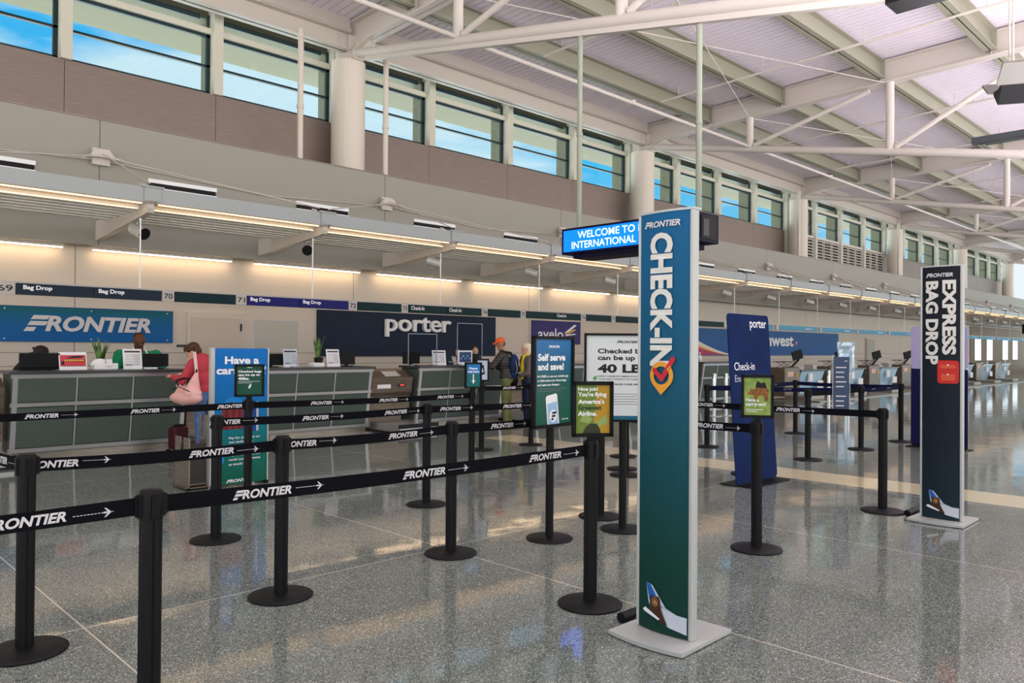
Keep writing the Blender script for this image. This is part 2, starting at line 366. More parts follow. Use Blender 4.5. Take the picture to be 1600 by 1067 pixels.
def chz(y): return 8.5-.195*(15.7-y)
for i, x in enumerate(COLX):
    lab = ['roof truss of girder and tubes passing overhead before the display truss', 'white roof truss carrying the hung welcome display'] + ['white roof truss, %s beyond the one carrying the welcome display' % ORD[j] for j in range(5)]
    t = thing('roof_truss', lab[i], 'truss', (x, 16.1, 8.4), 0, 'roof trusses')
    def Q(y, z, dx=0): return (dx, y-16.1, z-8.4)
    zt = lambda y: 9.24+.027*(16.2-y)
    zb = lambda y: 8.66+.026*(15.4-y)
    g = MB()
    side = [Q(16.35, 8.50), Q(15.75, 8.50), Q(15.2, 8.665), Q(-16, zb(-16)), Q(-16, zt(-16)), Q(16.35, zt(16.35))]
    g.prism([(p[1], p[2]) for p in side], (-.015, 0, 0), RY, UZ, RX, .03)
    for (ya, za), (yb_, zb_) in (((16.35, 8.50), (15.75, 8.50)), ((15.75, 8.50), (15.2, 8.665)), ((15.2, 8.665), (-16, zb(-16)))):
        g.prism([(ya-16.1, za-8.4), (yb_-16.1, zb_-8.4), (yb_-16.1, zb_-8.37), (ya-16.1, za-8.37)], (-.16, 0, 0), RY, UZ, RX, .32)
    g.prism([(.25, zt(16.35)-8.43), (-32.1, zt(-16)-8.43), (-32.1, zt(-16)-8.4), (.25, zt(16.35)-8.4)], (-.16, 0, 0), RY, UZ, RX, .32)
    for y in (13.4, 10.95, 8.1, 5.45): g.box(-.15, .15, y-16.11, y-16.09, zb(y)-8.38, zt(y)-8.42)
    g.build('girder', M_steelw, t)
    MB().cyl(Q(15.75, chz(15.75)), Q(-.4, chz(-.4)), .11, .11, 20).cyl(Q(-.4, chz(-.4)), Q(-16, 8.4), .11, .11, 20).build('bottom_chord', M_steelw, t)
    MB().prism([(15.9-16.1, .0), (15.2-16.1, -.02), (15.0-16.1, .14), (15.2-16.1, .3), (15.9-16.1, .3)], (-.02, 0, 0), RY, UZ, RX, .04).box(-.14, .14, -.45, .12, -.06, .14).build('gusset', M_steelw, t)
    ys = (12.05, 7.9, 3.75, -.4)
    for y in ys:
        MB().cyl(Q(y, chz(y)), Q(y, zb(y)+.02), .105, .105, 18).build('post', M_steelw, t)
    for a, b in zip(ys, ys[1:]):
        MB().cyl(Q(a-.15, chz(a)+.1), Q(b+.55, zb(b)-.10), .065, .065, 14).build('brace', M_steelw, t)
    if i == 1:
        MB().box(-.05, .05, -13, -.75, -.09, -.0).build('conduit', M_steelw, t).matrix_local = Matrix.Translation((0, 0, -.02)) @ Matrix.Translation((0, -.5, 0)) @ Matrix.Rotation(math.atan(.195), 4, 'X') @ Matrix.Translation((0, .5, 0))
        MB().box(-.2, .2, -13.1, -12.45, -2.54, -2.46).build('gear_tray', M_blackp, t)

rows = [13.4, 10.95, 8.1, 5.45, 2.7, 0]
rown = ['beside the window edge beams', 'over the counter fronts', 'over the queue belts', 'over the check-in tower', 'over the open concourse', 'over the middle of the hall']
for b in range(6):
    xa, xb = COLX[b]+.17, COLX[b+1]-.17
    for r_, y in enumerate(rows):
        zt = deckz(y)-.02; h = .48
        p = MB().box(xa, xb, y-.012, y+.012, zt-h, zt).box(xa, xb, y-.14, y+.14, zt-h, zt-h+.025).box(xa, xb, y-.14, y+.14, zt-.02, zt)
        p.box(xa, xa+.02, y-.13, y+.13, zt-h, zt).box(xb-.02, xb, y-.13, y+.13, zt-h, zt)
        tag(p.build('roof_purlin', M_purlin), 'grey-green roof purlin in the %s truss bay, %s' % (ORD[b], rown[r_]), 'beam', 'roof purlins')
    # deep two-step edge beam over the windows
    t = thing('edge_beam', 'deep two-step cream beam over the windows in the %s truss bay' % ORD[b], 'beam', (xa, 15.9, 8.55), 0, 'edge beams')
    Lb = xb-xa
    MB().box(0, Lb, -.01, .03, 0, .44).box(0, Lb, -.17, .17, 0, .03).box(0, Lb, -.17, .17, .41, .44).build('lower_beam', M_arm, t)
    MB().box(0, Lb, -.12, .1, .44, .83).box(0, Lb, -.2, .1, .44, .475).build('upper_channel', M_arm, t)
    s_ = MB()
    for xx in (.02, Lb-.22): s_.box(xx, xx+.2, -.03, -.01, .06, .38)
    s_.build('splice_plate', M_arm, t)
    tag(MB().cyl((xa-.15, 12.05, 7.86), (xb+.15, 12.05, 7.86), .05, .05, 12).cyl((xa+5.7, 12.05, 7.8), (xa+5.7, 12.05, 7.92), .075, .075, 12).build('longitudinal_strut', M_steelw), 'slim tube running between trusses along the %s truss bay' % ORD[b], 'tube', 'longitudinal struts')
    # sprinkler branch pipes across the bay
    for q, xx in enumerate((xa+3.6, xa+8.6)):
        s_ = MB().cyl((xx, 13.2, 8.80), (xx, -8, 9.30), .032, .032, 8)
        for j in range(6):
            yy = 12.6-j*2.6; zz = 8.80+(13.2-yy)*.0236; s_.cyl((xx, yy, zz), (xx, yy, zz+.42), .008, .008, 6).cyl((xx+.06, yy-.5, zz), (xx+.06, yy-.5, zz+.1), .02, .02, 8)
        tag(s_.build('sprinkler_pipe', M_steelw), '%s sprinkler pipe crossing the %s truss bay on thin hangers' % (ORD[q], ORD[b]), 'pipe', 'sprinkler pipes')
    # thin crossed tie rods under the deck
    s_ = MB().cyl((xa, 12.0, 8.75), (xb, 8.0, 8.85), .012, .012, 6).cyl((xa, 8.0, 8.85), (xb, 12.0, 8.75), .012, .012, 6)
    tag(s_.build('tie_rods', M_steelw), 'pair of thin crossed tie rods under the deck in the %s truss bay' % ORD[b], 'rod', 'roof tie rods')
#@@CANOPY
# ------------------------------------------------------------------ canopy over the counters
YT, YW, YB = 12.07, 14.55, 12.55
def armx(k): return X0+PB*k
for k in range(-3, 22):
    xa, xb = armx(k), armx(k+1); o_ = ORD[k+3]
    t = thing('canopy_bay', 'grey canopy bay with glowing strip lights, %s along the counters' % o_, 'canopy', (xa, YT, 3.6), 0, 'canopy bays')
    MB().box(.055, PB-.055, 0, .06, .09, .31).box(.055, PB-.055, .06, .30, .282, .304).build('fascia', M_fascia, t)
    s_ = MB()
    for j in range(6):
        y0 = .34+j*.27
        s_.add([(.06, y0, .06), (PB-.06, y0, .06), (PB-.06, y0+.21, .03), (.06, y0+.21, .03), (.06, y0, .085), (PB-.06, y0, .085), (PB-.06, y0+.21, .055), (.06, y0+.21, .055)], [(0, 3, 2, 1), (4, 5, 6, 7), (0, 1, 5, 4), (2, 3, 7, 6), (1, 2, 6, 5), (3, 0, 4, 7)])
    for j in range(6): s_.box(.06, PB-.06, .335+j*.27, .347+j*.27, .018, .085)
    s_.build('louvre_slats', M_louv, t)
    MB().box(.12, PB-.12, .07, .10, .072, .085).build('light_strip', M_warm, t)
    MB().box(.12, PB-.12, .26, .285, .018, .027).build('light_strip', M_warm, t)
    MB().box(.10, PB-.10, .06, .33, .086, .10).build('light_tray', M_arm, t)
    t = thing('canopy_bracket', 'tapered cream canopy bracket, %s along the counters' % o_, 'bracket', (xa, YW, 3.35), 0, 'canopy arms')
    MB().prism([(0, 0), (0, .33), (-2.36, .345), (-2.42, .33), (-2.44, .27), (-2.40, .20), (-2.33, .185)], (-.05, 0, 0), RY, UZ, RX, .10).build('arm', M_arm, t)
    MB().cyl((0, -2.0, .2), (0, -2.0, -.915), .011, .011, 8).cyl((0, -2.0, .12), (0, -2.0, .2), .02, .02, 8).build('hanger_rod', M_wht, t)
    MB().box(-.16, .16, -2.52, -2.18, .56, .585).box(-.12, .12, -2.50, -2.49, .36, .56).build('end_plate', M_fascia, t)
    MB().cyl((0, -2.0, .56), (0, -2.05, .68), .05, .05, 12).build('rod_anchor', M_arm, t)
    # spotlight / camera can below each arm
    t = thing('spotlight', 'silver can spotlight under the canopy, %s along the counters' % o_, 'lamp', (xa+.10, 12.9, 3.36), 0, 'canopy spotlights')
    ax = Vector(((.25, -.85, -.38), (-.5, -.8, -.32), (.75, -.55, -.28), (.62, -.66, -.3))[k if 0 <= k < 3 else 2+k % 2]).normalized()
    a, b = -ax*.15, ax*.15
    MB().cyl(a, b, .098, .098, 20, cap=False).cyl(a, a*1.01, .098, .098, 20).cyl(b*.97, b*1.0, .101, .101, 20, cap=False).build('can', M_silver, t)
    MB().cyl(ax*.142, ax*.147, .096, .096, 20).build('lens', M_blackp, t)
    MB().cyl((0, 0, .05), (-.08, 0, .23), .012, .012, 8).build('stem', M_silver, t)
    # slot vent on the upper wall
    xv = xa-.1+.9 if k % 2 == 0 else xa+.75
    t = thing('slot_vent', 'white slot vent on the wall above the canopy, %s along' % o_, 'vent', (xv, 14.53, 4.40), 0, 'slot vents')
    MB().box(0, 1.25, -.025, .02, .08, .15).box(0, 1.25, -.02, .02, -.02, .0).build('housing', M_wht, t)
    s_ = MB().box(.02, 1.23, -.02, .015, .0, .06).box(.02, 1.23, -.022, .015, .06, .08, 0)
    s_.build('slot', M_blackp, t)
    if k % 2 == 0:
        o2 = ORD[(k+4)//2]
        t = thing('cable_anchor', 'cream cable anchor with taut stay cables on the upper wall, %s along' % o2, 'bracket', (xa, 14.535, 4.78), 0, 'cable anchors')
        MB().box(-.14, .14, -.08, 0, -.14, .14).prism([(-.22, -.02), (.22, -.02), (.12, .10), (-.12, .10)], (0, -.16, 0), RX, UZ, RY, .08).build('plate', M_arm, t)
        s_ = MB()
        for dx in (-PB, PB): s_.cyl((0, -.12, 0), (dx*.97, -2.36, -.78), .011, .011, 6)
        s_.cyl((0, -.12, .05), (0, -2.36, -.78), .011, .011, 6)
        for sg in (-1, 1): s_.cyl((0, -.05, -.05), (sg*PB*2*.5, -.03, -.22), .009, .009, 6)
        s_.build('cable', M_arm, t)
        MB().cyl((-.35, -.32, -.1), (-.2, -.22, -.03), .03, .03, 8).cyl((.35, -.32, -.1), (.2, -.22, -.03), .03, .03, 8).build('turnbuckle', M_arm, t)
# cove lamps at the head of the back wall
for k in range(-3, 6):
    xa = 4.05+PB*k
    t = thing('cove_light', 'warm strip lamp under the soffit washing the wall, %s along' % ORD[k+3], 'lamp', (xa, 14.80, 3.20), 0, 'cove lamps')
    MB().box(.22, PB-.22, -.03, .03, .02, .07).build('housing', M_white, t)
    MB().box(.24, PB-.24, -.025, .035, .008, .02).build('diffuser', M_cove, t)

# ------------------------------------------------------------------ position signs hung from the rods
ZB0, ZB1 = 2.25, 2.41
def band(x0, x1, m, label, txt=None, tx=None, th=.055, txw=None, tm=None, num=False):
    t = tag(MB().box(x0+.008, x1-.008, YB-.03, YB+.03, ZB0, ZB1).build('number_plate' if num else 'counter_sign', m), label, 'sign')
    if txt:
        MB().text(txt, (tx, YB-.033, ZB0+(.04 if num else .058)), RX, UZ, txw, th, .03 if txt == 'Bag Drop' else .012, 0, 0).build('lettering', tm or M_wht, t)
    return t
NUMW = {69: 'sixty-nine', 70: 'seventy', 71: 'seventy-one', 72: 'seventy-two', 73: 'seventy-three', 74: 'seventy-four', 75: 'seventy-five', 76: 'seventy-six', 77: 'seventy-seven', 78: 'seventy-eight', 79: 'seventy-nine'}
def bd(txt, x): return dict(txt=txt, tx=x, th=.078, txw=.36 if txt == 'Bag Drop' else .33)
x = 2.65
for n, a, b in ((69, 2.40, 2.65), (70, 4.62, 4.82), (71, 5.82, 6.02), (72, 8.01, 8.21), (73, 9.23, 9.40), (74, 11.37, 11.56), (75, 12.57, 12.75), (76, 14.68, 14.88), (77, 15.89, 16.07), (78, 18.06, 18.25), (79, 19.27, 19.45)):
    band(a, b, M_plate, 'grey overhead plate whose two figures read %s' % NUMW[n], str(n), a+.035, .085, (b-a)-.07, M_ink, True)
band(2.65, 3.64, M_slate, 'slate Bag Drop sign hung above the bowed dark-haired agent', **bd('Bag Drop', 2.74))
band(3.64, 4.62, M_slate, 'slate Bag Drop sign hung above the agent in green', **bd('Bag Drop', 3.71))
band(4.82, 5.82, M_teal, 'blank dark teal sign panel hung above the cream door')
band(6.02, 7.015, M_purple, 'indigo Bag Drop sign just past the cream door', **bd('Bag Drop', 6.08))
band(7.015, 8.01, M_purple, 'indigo Bag Drop sign touching the corner of the navy wall sign', **bd('Bag Drop', 7.07))
band(8.21, 9.23, M_teal, 'blank dark teal sign panel above the plain half of the navy wall sign')
band(9.40, 10.395, M_teal, 'dark teal Check-in sign above the big raised white letters', **bd('Check-In', 9.47))
band(10.395, 11.37, M_teal, 'dark teal Check-in sign above the tall clear screen', **bd('Check-In', 10.46))
band(11.56, 12.57, M_teal, 'blank dark teal sign panel above the capped man')
band(12.75, 13.72, M_teal, 'blank dark teal sign panel between the capped man and purple sign')
band(13.72, 14.68, M_teal, 'dark teal Check-in sign above the small purple wall sign', **bd('Check-In', 13.80))
band(14.88, 15.89, M_teal, 'blank dark teal sign panel first past the purple wall sign')
band(16.07, 17.06, M_teal, 'blank dark teal sign panel second past the purple wall sign')
band(17.06, 18.06, M_teal, 'blank dark teal sign panel third past the purple wall sign')
band(18.25, 19.27, M_teal, 'blank dark teal sign panel fourth past the purple wall sign')
band(19.45, 20.45, M_teal, 'blank dark teal sign panel fifth past the purple wall sign')
band(20.45, 21.45, M_teal, 'blank dark teal sign panel meeting the pale blue panels')
x = 21.45
for j in range(11):
    o_ = ORD[j]
    band(x, x+.2, M_plate, 'grey square plate heading the %s pale blue sign panel' % o_, num=True)
    t = band(x+.2, x+3.18, M_lblue, 'pale blue counter sign panel, %s along past the dark signs' % o_, num=False)
    MB().text('Check-In', (x+2.2, YB-.033, ZB0+.05), RX, UZ, .5, .06, .018).build('lettering', M_wht, t)
    x += 3.385

tag(MB().box(2.40, 21.45+11*3.385, YB-.02, YB+.02, ZB1, ZB1+.025).build('sign_rail', M_plate), 'long slim rail the overhead counter signs hang from', 'rail')
# ------------------------------------------------------------------ back wall signs and door
YS = 14.95
def wave_material(name, cols, scale, dist, stretch=(1, 1, 1), wtype='BANDS', direction='DIAGONAL', rough=.35):
    M = mat(name, cols[0][1], rough); t = M.node_tree; b = t.nodes['Principled BSDF']
    tc = t.nodes.new('ShaderNodeTexCoord'); mp = t.nodes.new('ShaderNodeMapping'); mp.inputs['Scale'].default_value = stretch
    w = t.nodes.new('ShaderNodeTexWave'); w.bands_direction = direction; w.inputs['Scale'].default_value = scale; w.inputs['Distortion'].default_value = dist; w.inputs['Detail'].default_value = 2
    r = t.nodes.new('ShaderNodeValToRGB'); t.links.new(tc.outputs['Object'], mp.inputs[0]); t.links.new(mp.outputs[0], w.inputs[0]); t.links.new(w.outputs['Fac'], r.inputs[0])
    el = r.color_ramp.elements; el[0].position, el[0].color = cols[0]; el[1].position, el[1].color = cols[-1]
    for p, c in cols[1:-1]: q = el.new(p); q.color = c
    t.links.new(r.outputs[0], b.inputs['Base Color']); return M
M_fbanner = gradient('ocean_print', [(0, C(14, 92, 172)), (.45, C(12, 96, 168)), (.78, C(10, 104, 150)), (.92, C(16, 108, 120)), (1, C(20, 84, 150))], 1.61, 2.2, .3)
t = thing('wall_sign', 'wide blue-green banner sign with silver slanted letters behind the plant counter', 'sign', (1.2, YS, 1.605))
MB().box(0, 4.51, -.05, 0, 0, .595, bev=.004).build('panel', gradient('ocean_print_b', [(0, C(0, 88, 156)), (.45, C(0, 90, 148)), (.78, C(2, 92, 128)), (.92, C(8, 92, 98)), (1, C(8, 74, 132))], 0, .6, .6), t)
MB().logo((2.06, -.052, .175), RX, UZ, 2.04, .27, 0, .025).build('lettering', M_logo, t)
s_ = MB()
for xx in (.3, 1.8, 3.1, 4.4):
    for zz in (.05, .545): s_.cyl((xx, -.052, zz), (xx, -.062, zz), .012, .012, 10)
s_.build('fixing', M_logo, t)
t = thing('wall_sign', 'large navy patterned wall sign with raised white lower-case letters', 'sign', (8.77, YS, 1.35))
MB().box(0, 5.26, -.06, 0, 0, 1.01, bev=.004).build('panel', wave_material('navy_weave', [(0, C(6, 14, 38)), (.5, C(8, 22, 48)), (1, C(16, 44, 70))], 9, 2.2, rough=.6), t)
MB().text('porter', (1.73, -.062, .45), RX, UZ, 1.95, .47, .012, 0, 0, .08).build('lettering', M_wht, t)
t = thing('wall_sign', 'small purple wall sign with white letters and striped emblem', 'sign', (15.43, YS, 1.68))
MB().box(0, 2.03, -.05, 0, 0, .655, bev=.004).build('panel', mat('violet_panel', C(58, 50, 112), .6), t)
MB().text('avelo', (.22, -.053, .14), RX, UZ, 1.05, .30, .012).build('lettering', M_wht, t)
e_ = MB()
for j in range(4): e_.flat([(1.32, .28-.03*j), (1.75, .52-.13*j), (1.85, .50-.13*j), (1.42, .25-.03*j)], (0, -.053, .05), RX, UZ, j % 2)
e_.build('emblem', [M_wht, mat('amber_print', C(226, 180, 70), .5)], t)
t = thing('wall_sign', 'long mid-blue wall sign with white letters and rainbow sweep', 'sign', (22.6, YS, 1.35))
MB().box(0, 12.92, -.05, 0, 0, .97, bev=.004).build('panel', mat('mid_blue_panel', C(44, 94, 152), .6), t)
MB().text('Southwest', (4.35, -.053, .36), RX, UZ, 4.1, .50, .03).build('lettering', M_wht, t)
MB().flat([(-.13, .06), (0, -.1), (.13, .06), (.1, .13), (.05, .14), (0, .09), (-.05, .14), (-.1, .13)], (8.68, -.053, .45), RX, UZ, 0).flat([(0, .09), (.05, .14), (.1, .13), (.13, .06), (.07, -.01)], (8.68, -.054, .45), RX, UZ, 1).build('emblem', [mat('heart_red', C(190, 50, 60), .5), M_logo], t)
e_ = MB()
def arcs(r0, r1, m):
    a = [(0+3.4*i/10, r0*(1-(i/10))**1.6) for i in range(11)]; b = [(0+3.9*i/10*.98, r1*(1-(i/10))**1.6) for i in range(10, -1, -1)]
    e_.flat(a+b, (0, -.0531-.0004*m, .02), RX, UZ, m)
arcs(0, .55, 0); arcs(.55, .72, 1); arcs(.72, .9, 2)
e_.build('sweep', [mat('sweep_red', C(172, 66, 100), .5), mat('sweep_amber', C(232, 172, 60), .5), mat('sweep_white', C(230, 225, 215), .5)], t)
d = struct(MB().box(5.98, 7.10, 14.90, 14.97, 0, 2.20).build('door_1', M_wall))
MB().box(6.04, 7.04, 14.885, 14.90, .02, 2.11, bev=.004).build('door_leaf', mat('cream_door', C(196, 184, 168), .5), d)
MB().box(7.02, 7.05, 14.87, 14.89, 1.85, 2.0).box(7.02, 7.05, 14.87, 14.89, .3, .45).build('hinge', M_ink, d)
d = struct(MB().box(38.7, 39.9, 14.90, 14.97, 0, 2.20).build('door_2', M_wall))
MB().box(38.8, 39.8, 14.885, 14.90, .02, 2.12).box(38.72, 38.84, 14.86, 14.90, 0, 2.15).build('door_leaf', mat('grey_door', C(176, 170, 160), .5), d)
tag(MB().box(5.80, 5.98, 14.93, 14.95, 1.53, 1.575).box(5.82, 5.95, 14.927, 14.93, 1.548, 1.557, 1).build('door_plaque', [M_ink, M_logog]), 'small black plaque on the wall beside the cream door', 'sign')
for i in range(4):
    t = tag(MB().box(56.4+i*2.7+(i > 1)*1.2, 57.9+i*2.7+(i > 1)*1.2, 14.9, 14.96, .9, 2.5).build('lit_window', M_eave), '%s bright window in the far wall past the pale blue signs' % ORD[i], 'window')
    MB().box(56.5+i*2.7+(i > 1)*1.2, 57.8+i*2.7+(i > 1)*1.2, 14.88, 14.905, 1.0, 2.4).build('pane', mat('lit_pane', C(225, 235, 245), .2, emit=(.8, .9, 1, 1), es=.9), t)
struct(MB().box(55.6, XE, 14.91, 14.955, 0, 3.2).build('wall_far', mat('brown_wall', C(128, 108, 86), .6)))
#@@COUNTERS
# ------------------------------------------------------------------ check-in counters
YC = 12.0
def counter(x, w, label, far=False):
    t = thing('check_in_counter', label, 'counter', (x, YC, 0), 0, 'check-in counters')
    h = 1.20
    def face(z): return .17*(1-z/1.16)          # front leans out towards the top
    MB().box(-.03, w+.03, -.06, .62, h-.045, h, bev=.006).build('worktop', M_ctop, t)
    b = MB(); b.prism([(face(.08), .08), (face(1.15), 1.15), (.6, 1.15), (.6, .08)], (.03, 0, 0), RY, UZ, RX, w-.06); b.build('carcass', M_counter, t)
    # panels
    p = MB(); n = 3
    for i in range(n):
        xa, xb = .05+i*(w-.1)/n, .05+(i+1)*(w-.1)/n
        for z0, z1 in ((.16, .70), (.78, 1.10)):
            p.add([(xa+.02, face(z0)-.022, z0), (xb-.02, face(z0)-.022, z0), (xb-.02, face(z1)-.022, z1), (xa+.02, face(z1)-.022, z1), (xa+.02, face(z0), z0), (xb-.02, face(z0), z0), (xb-.02, face(z1), z1), (xa+.02, face(z1), z1)], [(0, 1, 2, 3), (0, 4, 5, 1), (1, 5, 6, 2), (2, 6, 7, 3), (3, 7, 4, 0)])
    p.build('front_panels', M_counter, t)
    r = MB()
    for z0, z1, e in ((1.10, 1.155, .03), (.715, .765, .03), (.09, .145, .025)):
        r.add([(0, face(z0)-e, z0), (w, face(z0)-e, z0), (w, face(z1)-e, z1), (0, face(z1)-e, z1), (0, face(z0)+.02, z0), (w, face(z0)+.02, z0), (w, face(z1)+.02, z1), (0, face(z1)+.02, z1)], [(0, 1, 2, 3), (0, 4, 5, 1), (3, 2, 6, 7), (1, 5, 6, 2), (0, 3, 7, 4)])
    r.build('rail', M_alu, t)
    for i in range(n+1):
        xx = .05+i*(w-.1)/n; q = .012 if 0 < i < n else .03
        MB().prism([(face(.1)-.026, .1), (face(1.12)-.026, 1.12), (face(1.12)+.02, 1.12), (face(.1)+.02, .1)], (xx-q, 0, 0), RY, UZ, RX, 2*q).build('stile', M_alu, t)
    MB().box(.02, w-.02, .20, .58, 0, .09).build('plinth', M_steel, t)
    return t
CW = 2.33
cl = ['green-grey counter with a snake plant and the agent in green', 'green-grey counter half hidden by the blue carry-on panel', 'green-grey counter where the capped man stands', 'green-grey counter below the small purple sign', 'green-grey counter just past the small purple wall sign']
for i, xx in enumerate((2.5, 5.885, 9.27, 12.65, 16.03)): counter(xx, CW, cl[i])
counter(19.42, CW, 'green-grey counter under the rainbow sweep of the blue wall sign')
def scale(x, w, label):
    t = thing('bag_scale', label, 'scale', (x, YC, 0), 0, 'bag scales between counters')
    body = [(.22, .25), (.20, .62), (.14, .70), (.10, .98), (.30, 1.10), (.62, 1.14), (.62, .25)]
    MB().prism(body, (0, 0, 0), RY, UZ, RX, w).build('housing', M_bag, t)
    MB().box(.04, w-.04, -.7, .22, .02, .16, bev=.01).build('platform', M_alu, t)
    MB().box(.0, w, -.74, .5, 0, .03).box(.02, w-.02, -.72, -.69, .1, .17).build('plinth', M_ink, t)
    MB().box(.12, .42, .118, .14, .78, .90).build('label_plate', M_paper, t)
    MB().box(w-.34, w-.16, .11, .13, .80, .86).box(w-.30, w-.2, .105, .12, .82, .85, 1).build('weight_display', [M_screen, mat('red_digits', C(180, 30, 30), .4, emit=(1, .1, .08, 1), es=.6)], t)
    MB().prism([(.12, 1.0), (.28, 1.09), (.285, 1.095), (.11, 1.01)], (.3, 0, 0), RY, UZ, RX, .35).build('glass_top', M_silver, t)
    return t
for i, xx in enumerate((1.52, 4.9, 8.28, 11.66, 15.04, 18.42)):
    scale(xx, .93, ['brown steel bag scale before the counter with the plant', 'brown steel bag scale beside the woman in red', 'brown steel bag scale before the counter with clear screens', 'brown steel bag scale just beyond the capped man', 'brown steel bag scale under the small purple sign', 'brown steel bag scale before the rainbow sweep sign'][i])

# things standing on the counters
ZC = 1.20
def monitor(x, y, w, h, rz, label):
    t = thing('monitor', label, 'monitor', (x, y, ZC), rz)
    MB().box(-w/2, w/2, -.02, .02, .03, .03+h, bev=.006).build('screen_back', M_blackp, t)
    MB().box(-.10, .10, -.07, .07, 0, .012, bev=.004).box(-.03, .03, .015, .04, .0, .12).build('stand', M_blackp, t)
    MB().box(-w/2+.02, w/2-.02, .0205, .022, .05, .01+h).build('screen', M_screen, t); return t
monitor(2.93, 12.42, .50, .205, 0, 'wide black monitor back in front of the bowed dark-haired agent')
monitor(4.50, 12.42, .38, .20, 0, 'black monitor back beside the agent in green')
monitor(6.44, 12.45, .42, .20, 0, 'black monitor on the counter half hidden by the blue carry-on panel')
monitor(7.95, 12.45, .34, .21, .1, 'black monitor beside the plant in the black pot')
monitor(8.98+.45, 12.45, .45, .24, .15, 'black monitor below the low clear screen and raised letters')
monitor(11.02, 12.40, .34, .20, 0, 'black monitor behind the clear screen next to the capped man')
def sheet(x, y, w, h, rz, label, style=0):
    t = thing('notice_holder', label, 'notice', (x, y, ZC), rz)
    MB().add([(-w/2, -.03, 0), (w/2, -.03, 0), (w/2, .03, h), (-w/2, .03, h), (-w/2, -.024, 0), (w/2, -.024, 0), (w/2, .036, h), (-w/2, .036, h)], [(0, 1, 2, 3), (7, 6, 5, 4), (0, 4, 5, 1), (2, 6, 7, 3), (1, 5, 6, 2), (0, 3, 7, 4)]).box(-w/2, w/2, -.03, .09, 0, .004).build('holder', M_paper, t)
    p = MB(); o = Vector((-w/2, -.032, 0)); u = Vector((0, .06, h)).normalized()
    def q(a, b, c, d, m): p.flat([(a*w, c*h), (b*w, c*h), (b*w, d*h), (a*w, d*h)], o, RX, u, m)
    if style == 1:
        q(.04, .96, .22, .86, 0); q(.18, .94, .48, .62, 1); q(.3, .94, .38, .45, 2); q(.04, .96, .2, .23, 3)
        p.flat([(.2*w, .66*h), (.8*w, .70*h), (.95*w, .80*h), (.5*w, .80*h)], o+Vector((0, -.001, 0)), RX, u, 3); p.flat([(.06*w, .3*h), (.2*w, .3*h), (.17*w, .5*h), (.1*w, .5*h)], o+Vector((0, -.001, 0)), RX, u, 3)
        for j in range(9): p.flat([((.2+j*.08)*w, .50*h), ((.25+j*.08)*w, .50*h), ((.25+j*.08)*w, .6*h), ((.2+j*.08)*w, .6*h)], o+Vector((0, -.002, 0)), RX, u, 4)
    else:
        q(.08, .92, .84, .92, 3)
        for j in range(7): q(.1, .5 if style == 2 else .9, .72-j*.085, .745-j*.085, 5); q(.56, .9, .70-j*.085, .74-j*.085, 5)
        q(.08, .5, .18, .24, 6)
    p.build('print', [mat('sunset_red', C(196, 66, 80), .5), M_ink, mat('bright_red', C(214, 50, 50), .5), M_ink, mat('yellow_print', C(232, 200, 70), .5), mat('pale_grey_print', C(176, 178, 182), .6), mat('blue_grey_print', C(90, 100, 140), .6)], t)
sheet(3.34, 12.38, .36, .25, 0, 'white stand with a red sunset airline advert on the counter', 1)
sheet(4.15, 12.38, .27, .30, 0, 'white printed notice before the agent in green')
sheet(6.77, 12.40, .27, .31, 0, 'white printed notice beside the monitor and blue carry-on panel', 2)
sheet(7.62, 12.40, .27, .31, 0, 'white printed notice beside the plant in the black pot')
sheet(10.06, 12.35, .30, .30, -.25, 'tilted white notice with rows of text by the clear screen')
t = thing('tablet_stand', 'white framed tablet showing icons on the counter by the capped man', 'tablet', (10.62, 12.2, ZC), -.2)
MB().box(-.17, .17, -.02, .01, .02, .30, bev=.006).box(-.1, .1, -.05, .08, 0, .02).build('frame', M_wht, t)
s_ = MB().box(-.14, .14, -.024, -.02, .06, .27)
for a in range(5): s_.box(-.12+a*.052, -.085+a*.052, -.026, -.024, .12+.05*(a % 2), .15+.05*(a % 2), 1)
s_.build('screen', [mat('blue_screen', C(60, 84, 120), .3), mat('icon_blue', C(150, 190, 226), .4)], t)
t = thing('payment_terminal', 'dark keypad terminal beside the tilted white notice', 'terminal', (10.33, 12.35, ZC), -.2)
MB().prism([(-.08, 0), (.08, 0), (.08, .2), (.05, .22), (-.05, .06)], (-.06, 0, 0), RY, UZ, RX, .12).build('body', M_slate, t)
s_ = MB()
for a in range(3):
    for b in range(4): s_.obox((-.03+a*.03, -.065+.032*b+.02, .065+.045*b), RX, (0, .5, .8), (0, -.8, .5), .02, .02, .006)
s_.build('keys', M_plate, t)
def snake_plant(x, y, label, pot, ph):
    t = thing('potted_plant', label, 'plant', (x, y, ZC), 0)
    MB().lathe([(0, 0), (.06, 0), (.085, ph), (.075, ph), (.07, ph-.02), (0, ph-.02)]).build('pot', pot, t)
    b = MB(); rnd = random.Random(int(x*100))
    for i in range(13):
        a = rnd.uniform(0, 6.28); ln = rnd.uniform(.26, .42); tilt = rnd.uniform(.03, .34); w = rnd.uniform(.022, .034); P = []
        d = Vector((math.cos(a), math.sin(a), 0)); s = Vector((-math.sin(a+.6), math.cos(a+.6), 0))
        for j in range(7):
            q = j/6; c = d*(.03+tilt*ln*q*q)+UZ*(ph-.02+ln*q*(1-.15*tilt*q)); ww = w*(.55+1.6*q*(1-q))*(1-q**4)+.0008
            P += [c-s*ww, c+d*.006, c+s*ww]
        F = []
        for j in range(6):
            k = j*3; F += [(k, k+1, k+4, k+3), (k+1, k+2, k+5, k+4)]
        b.add(P, F)
    b.build('leaves', M_leaf, t); return t
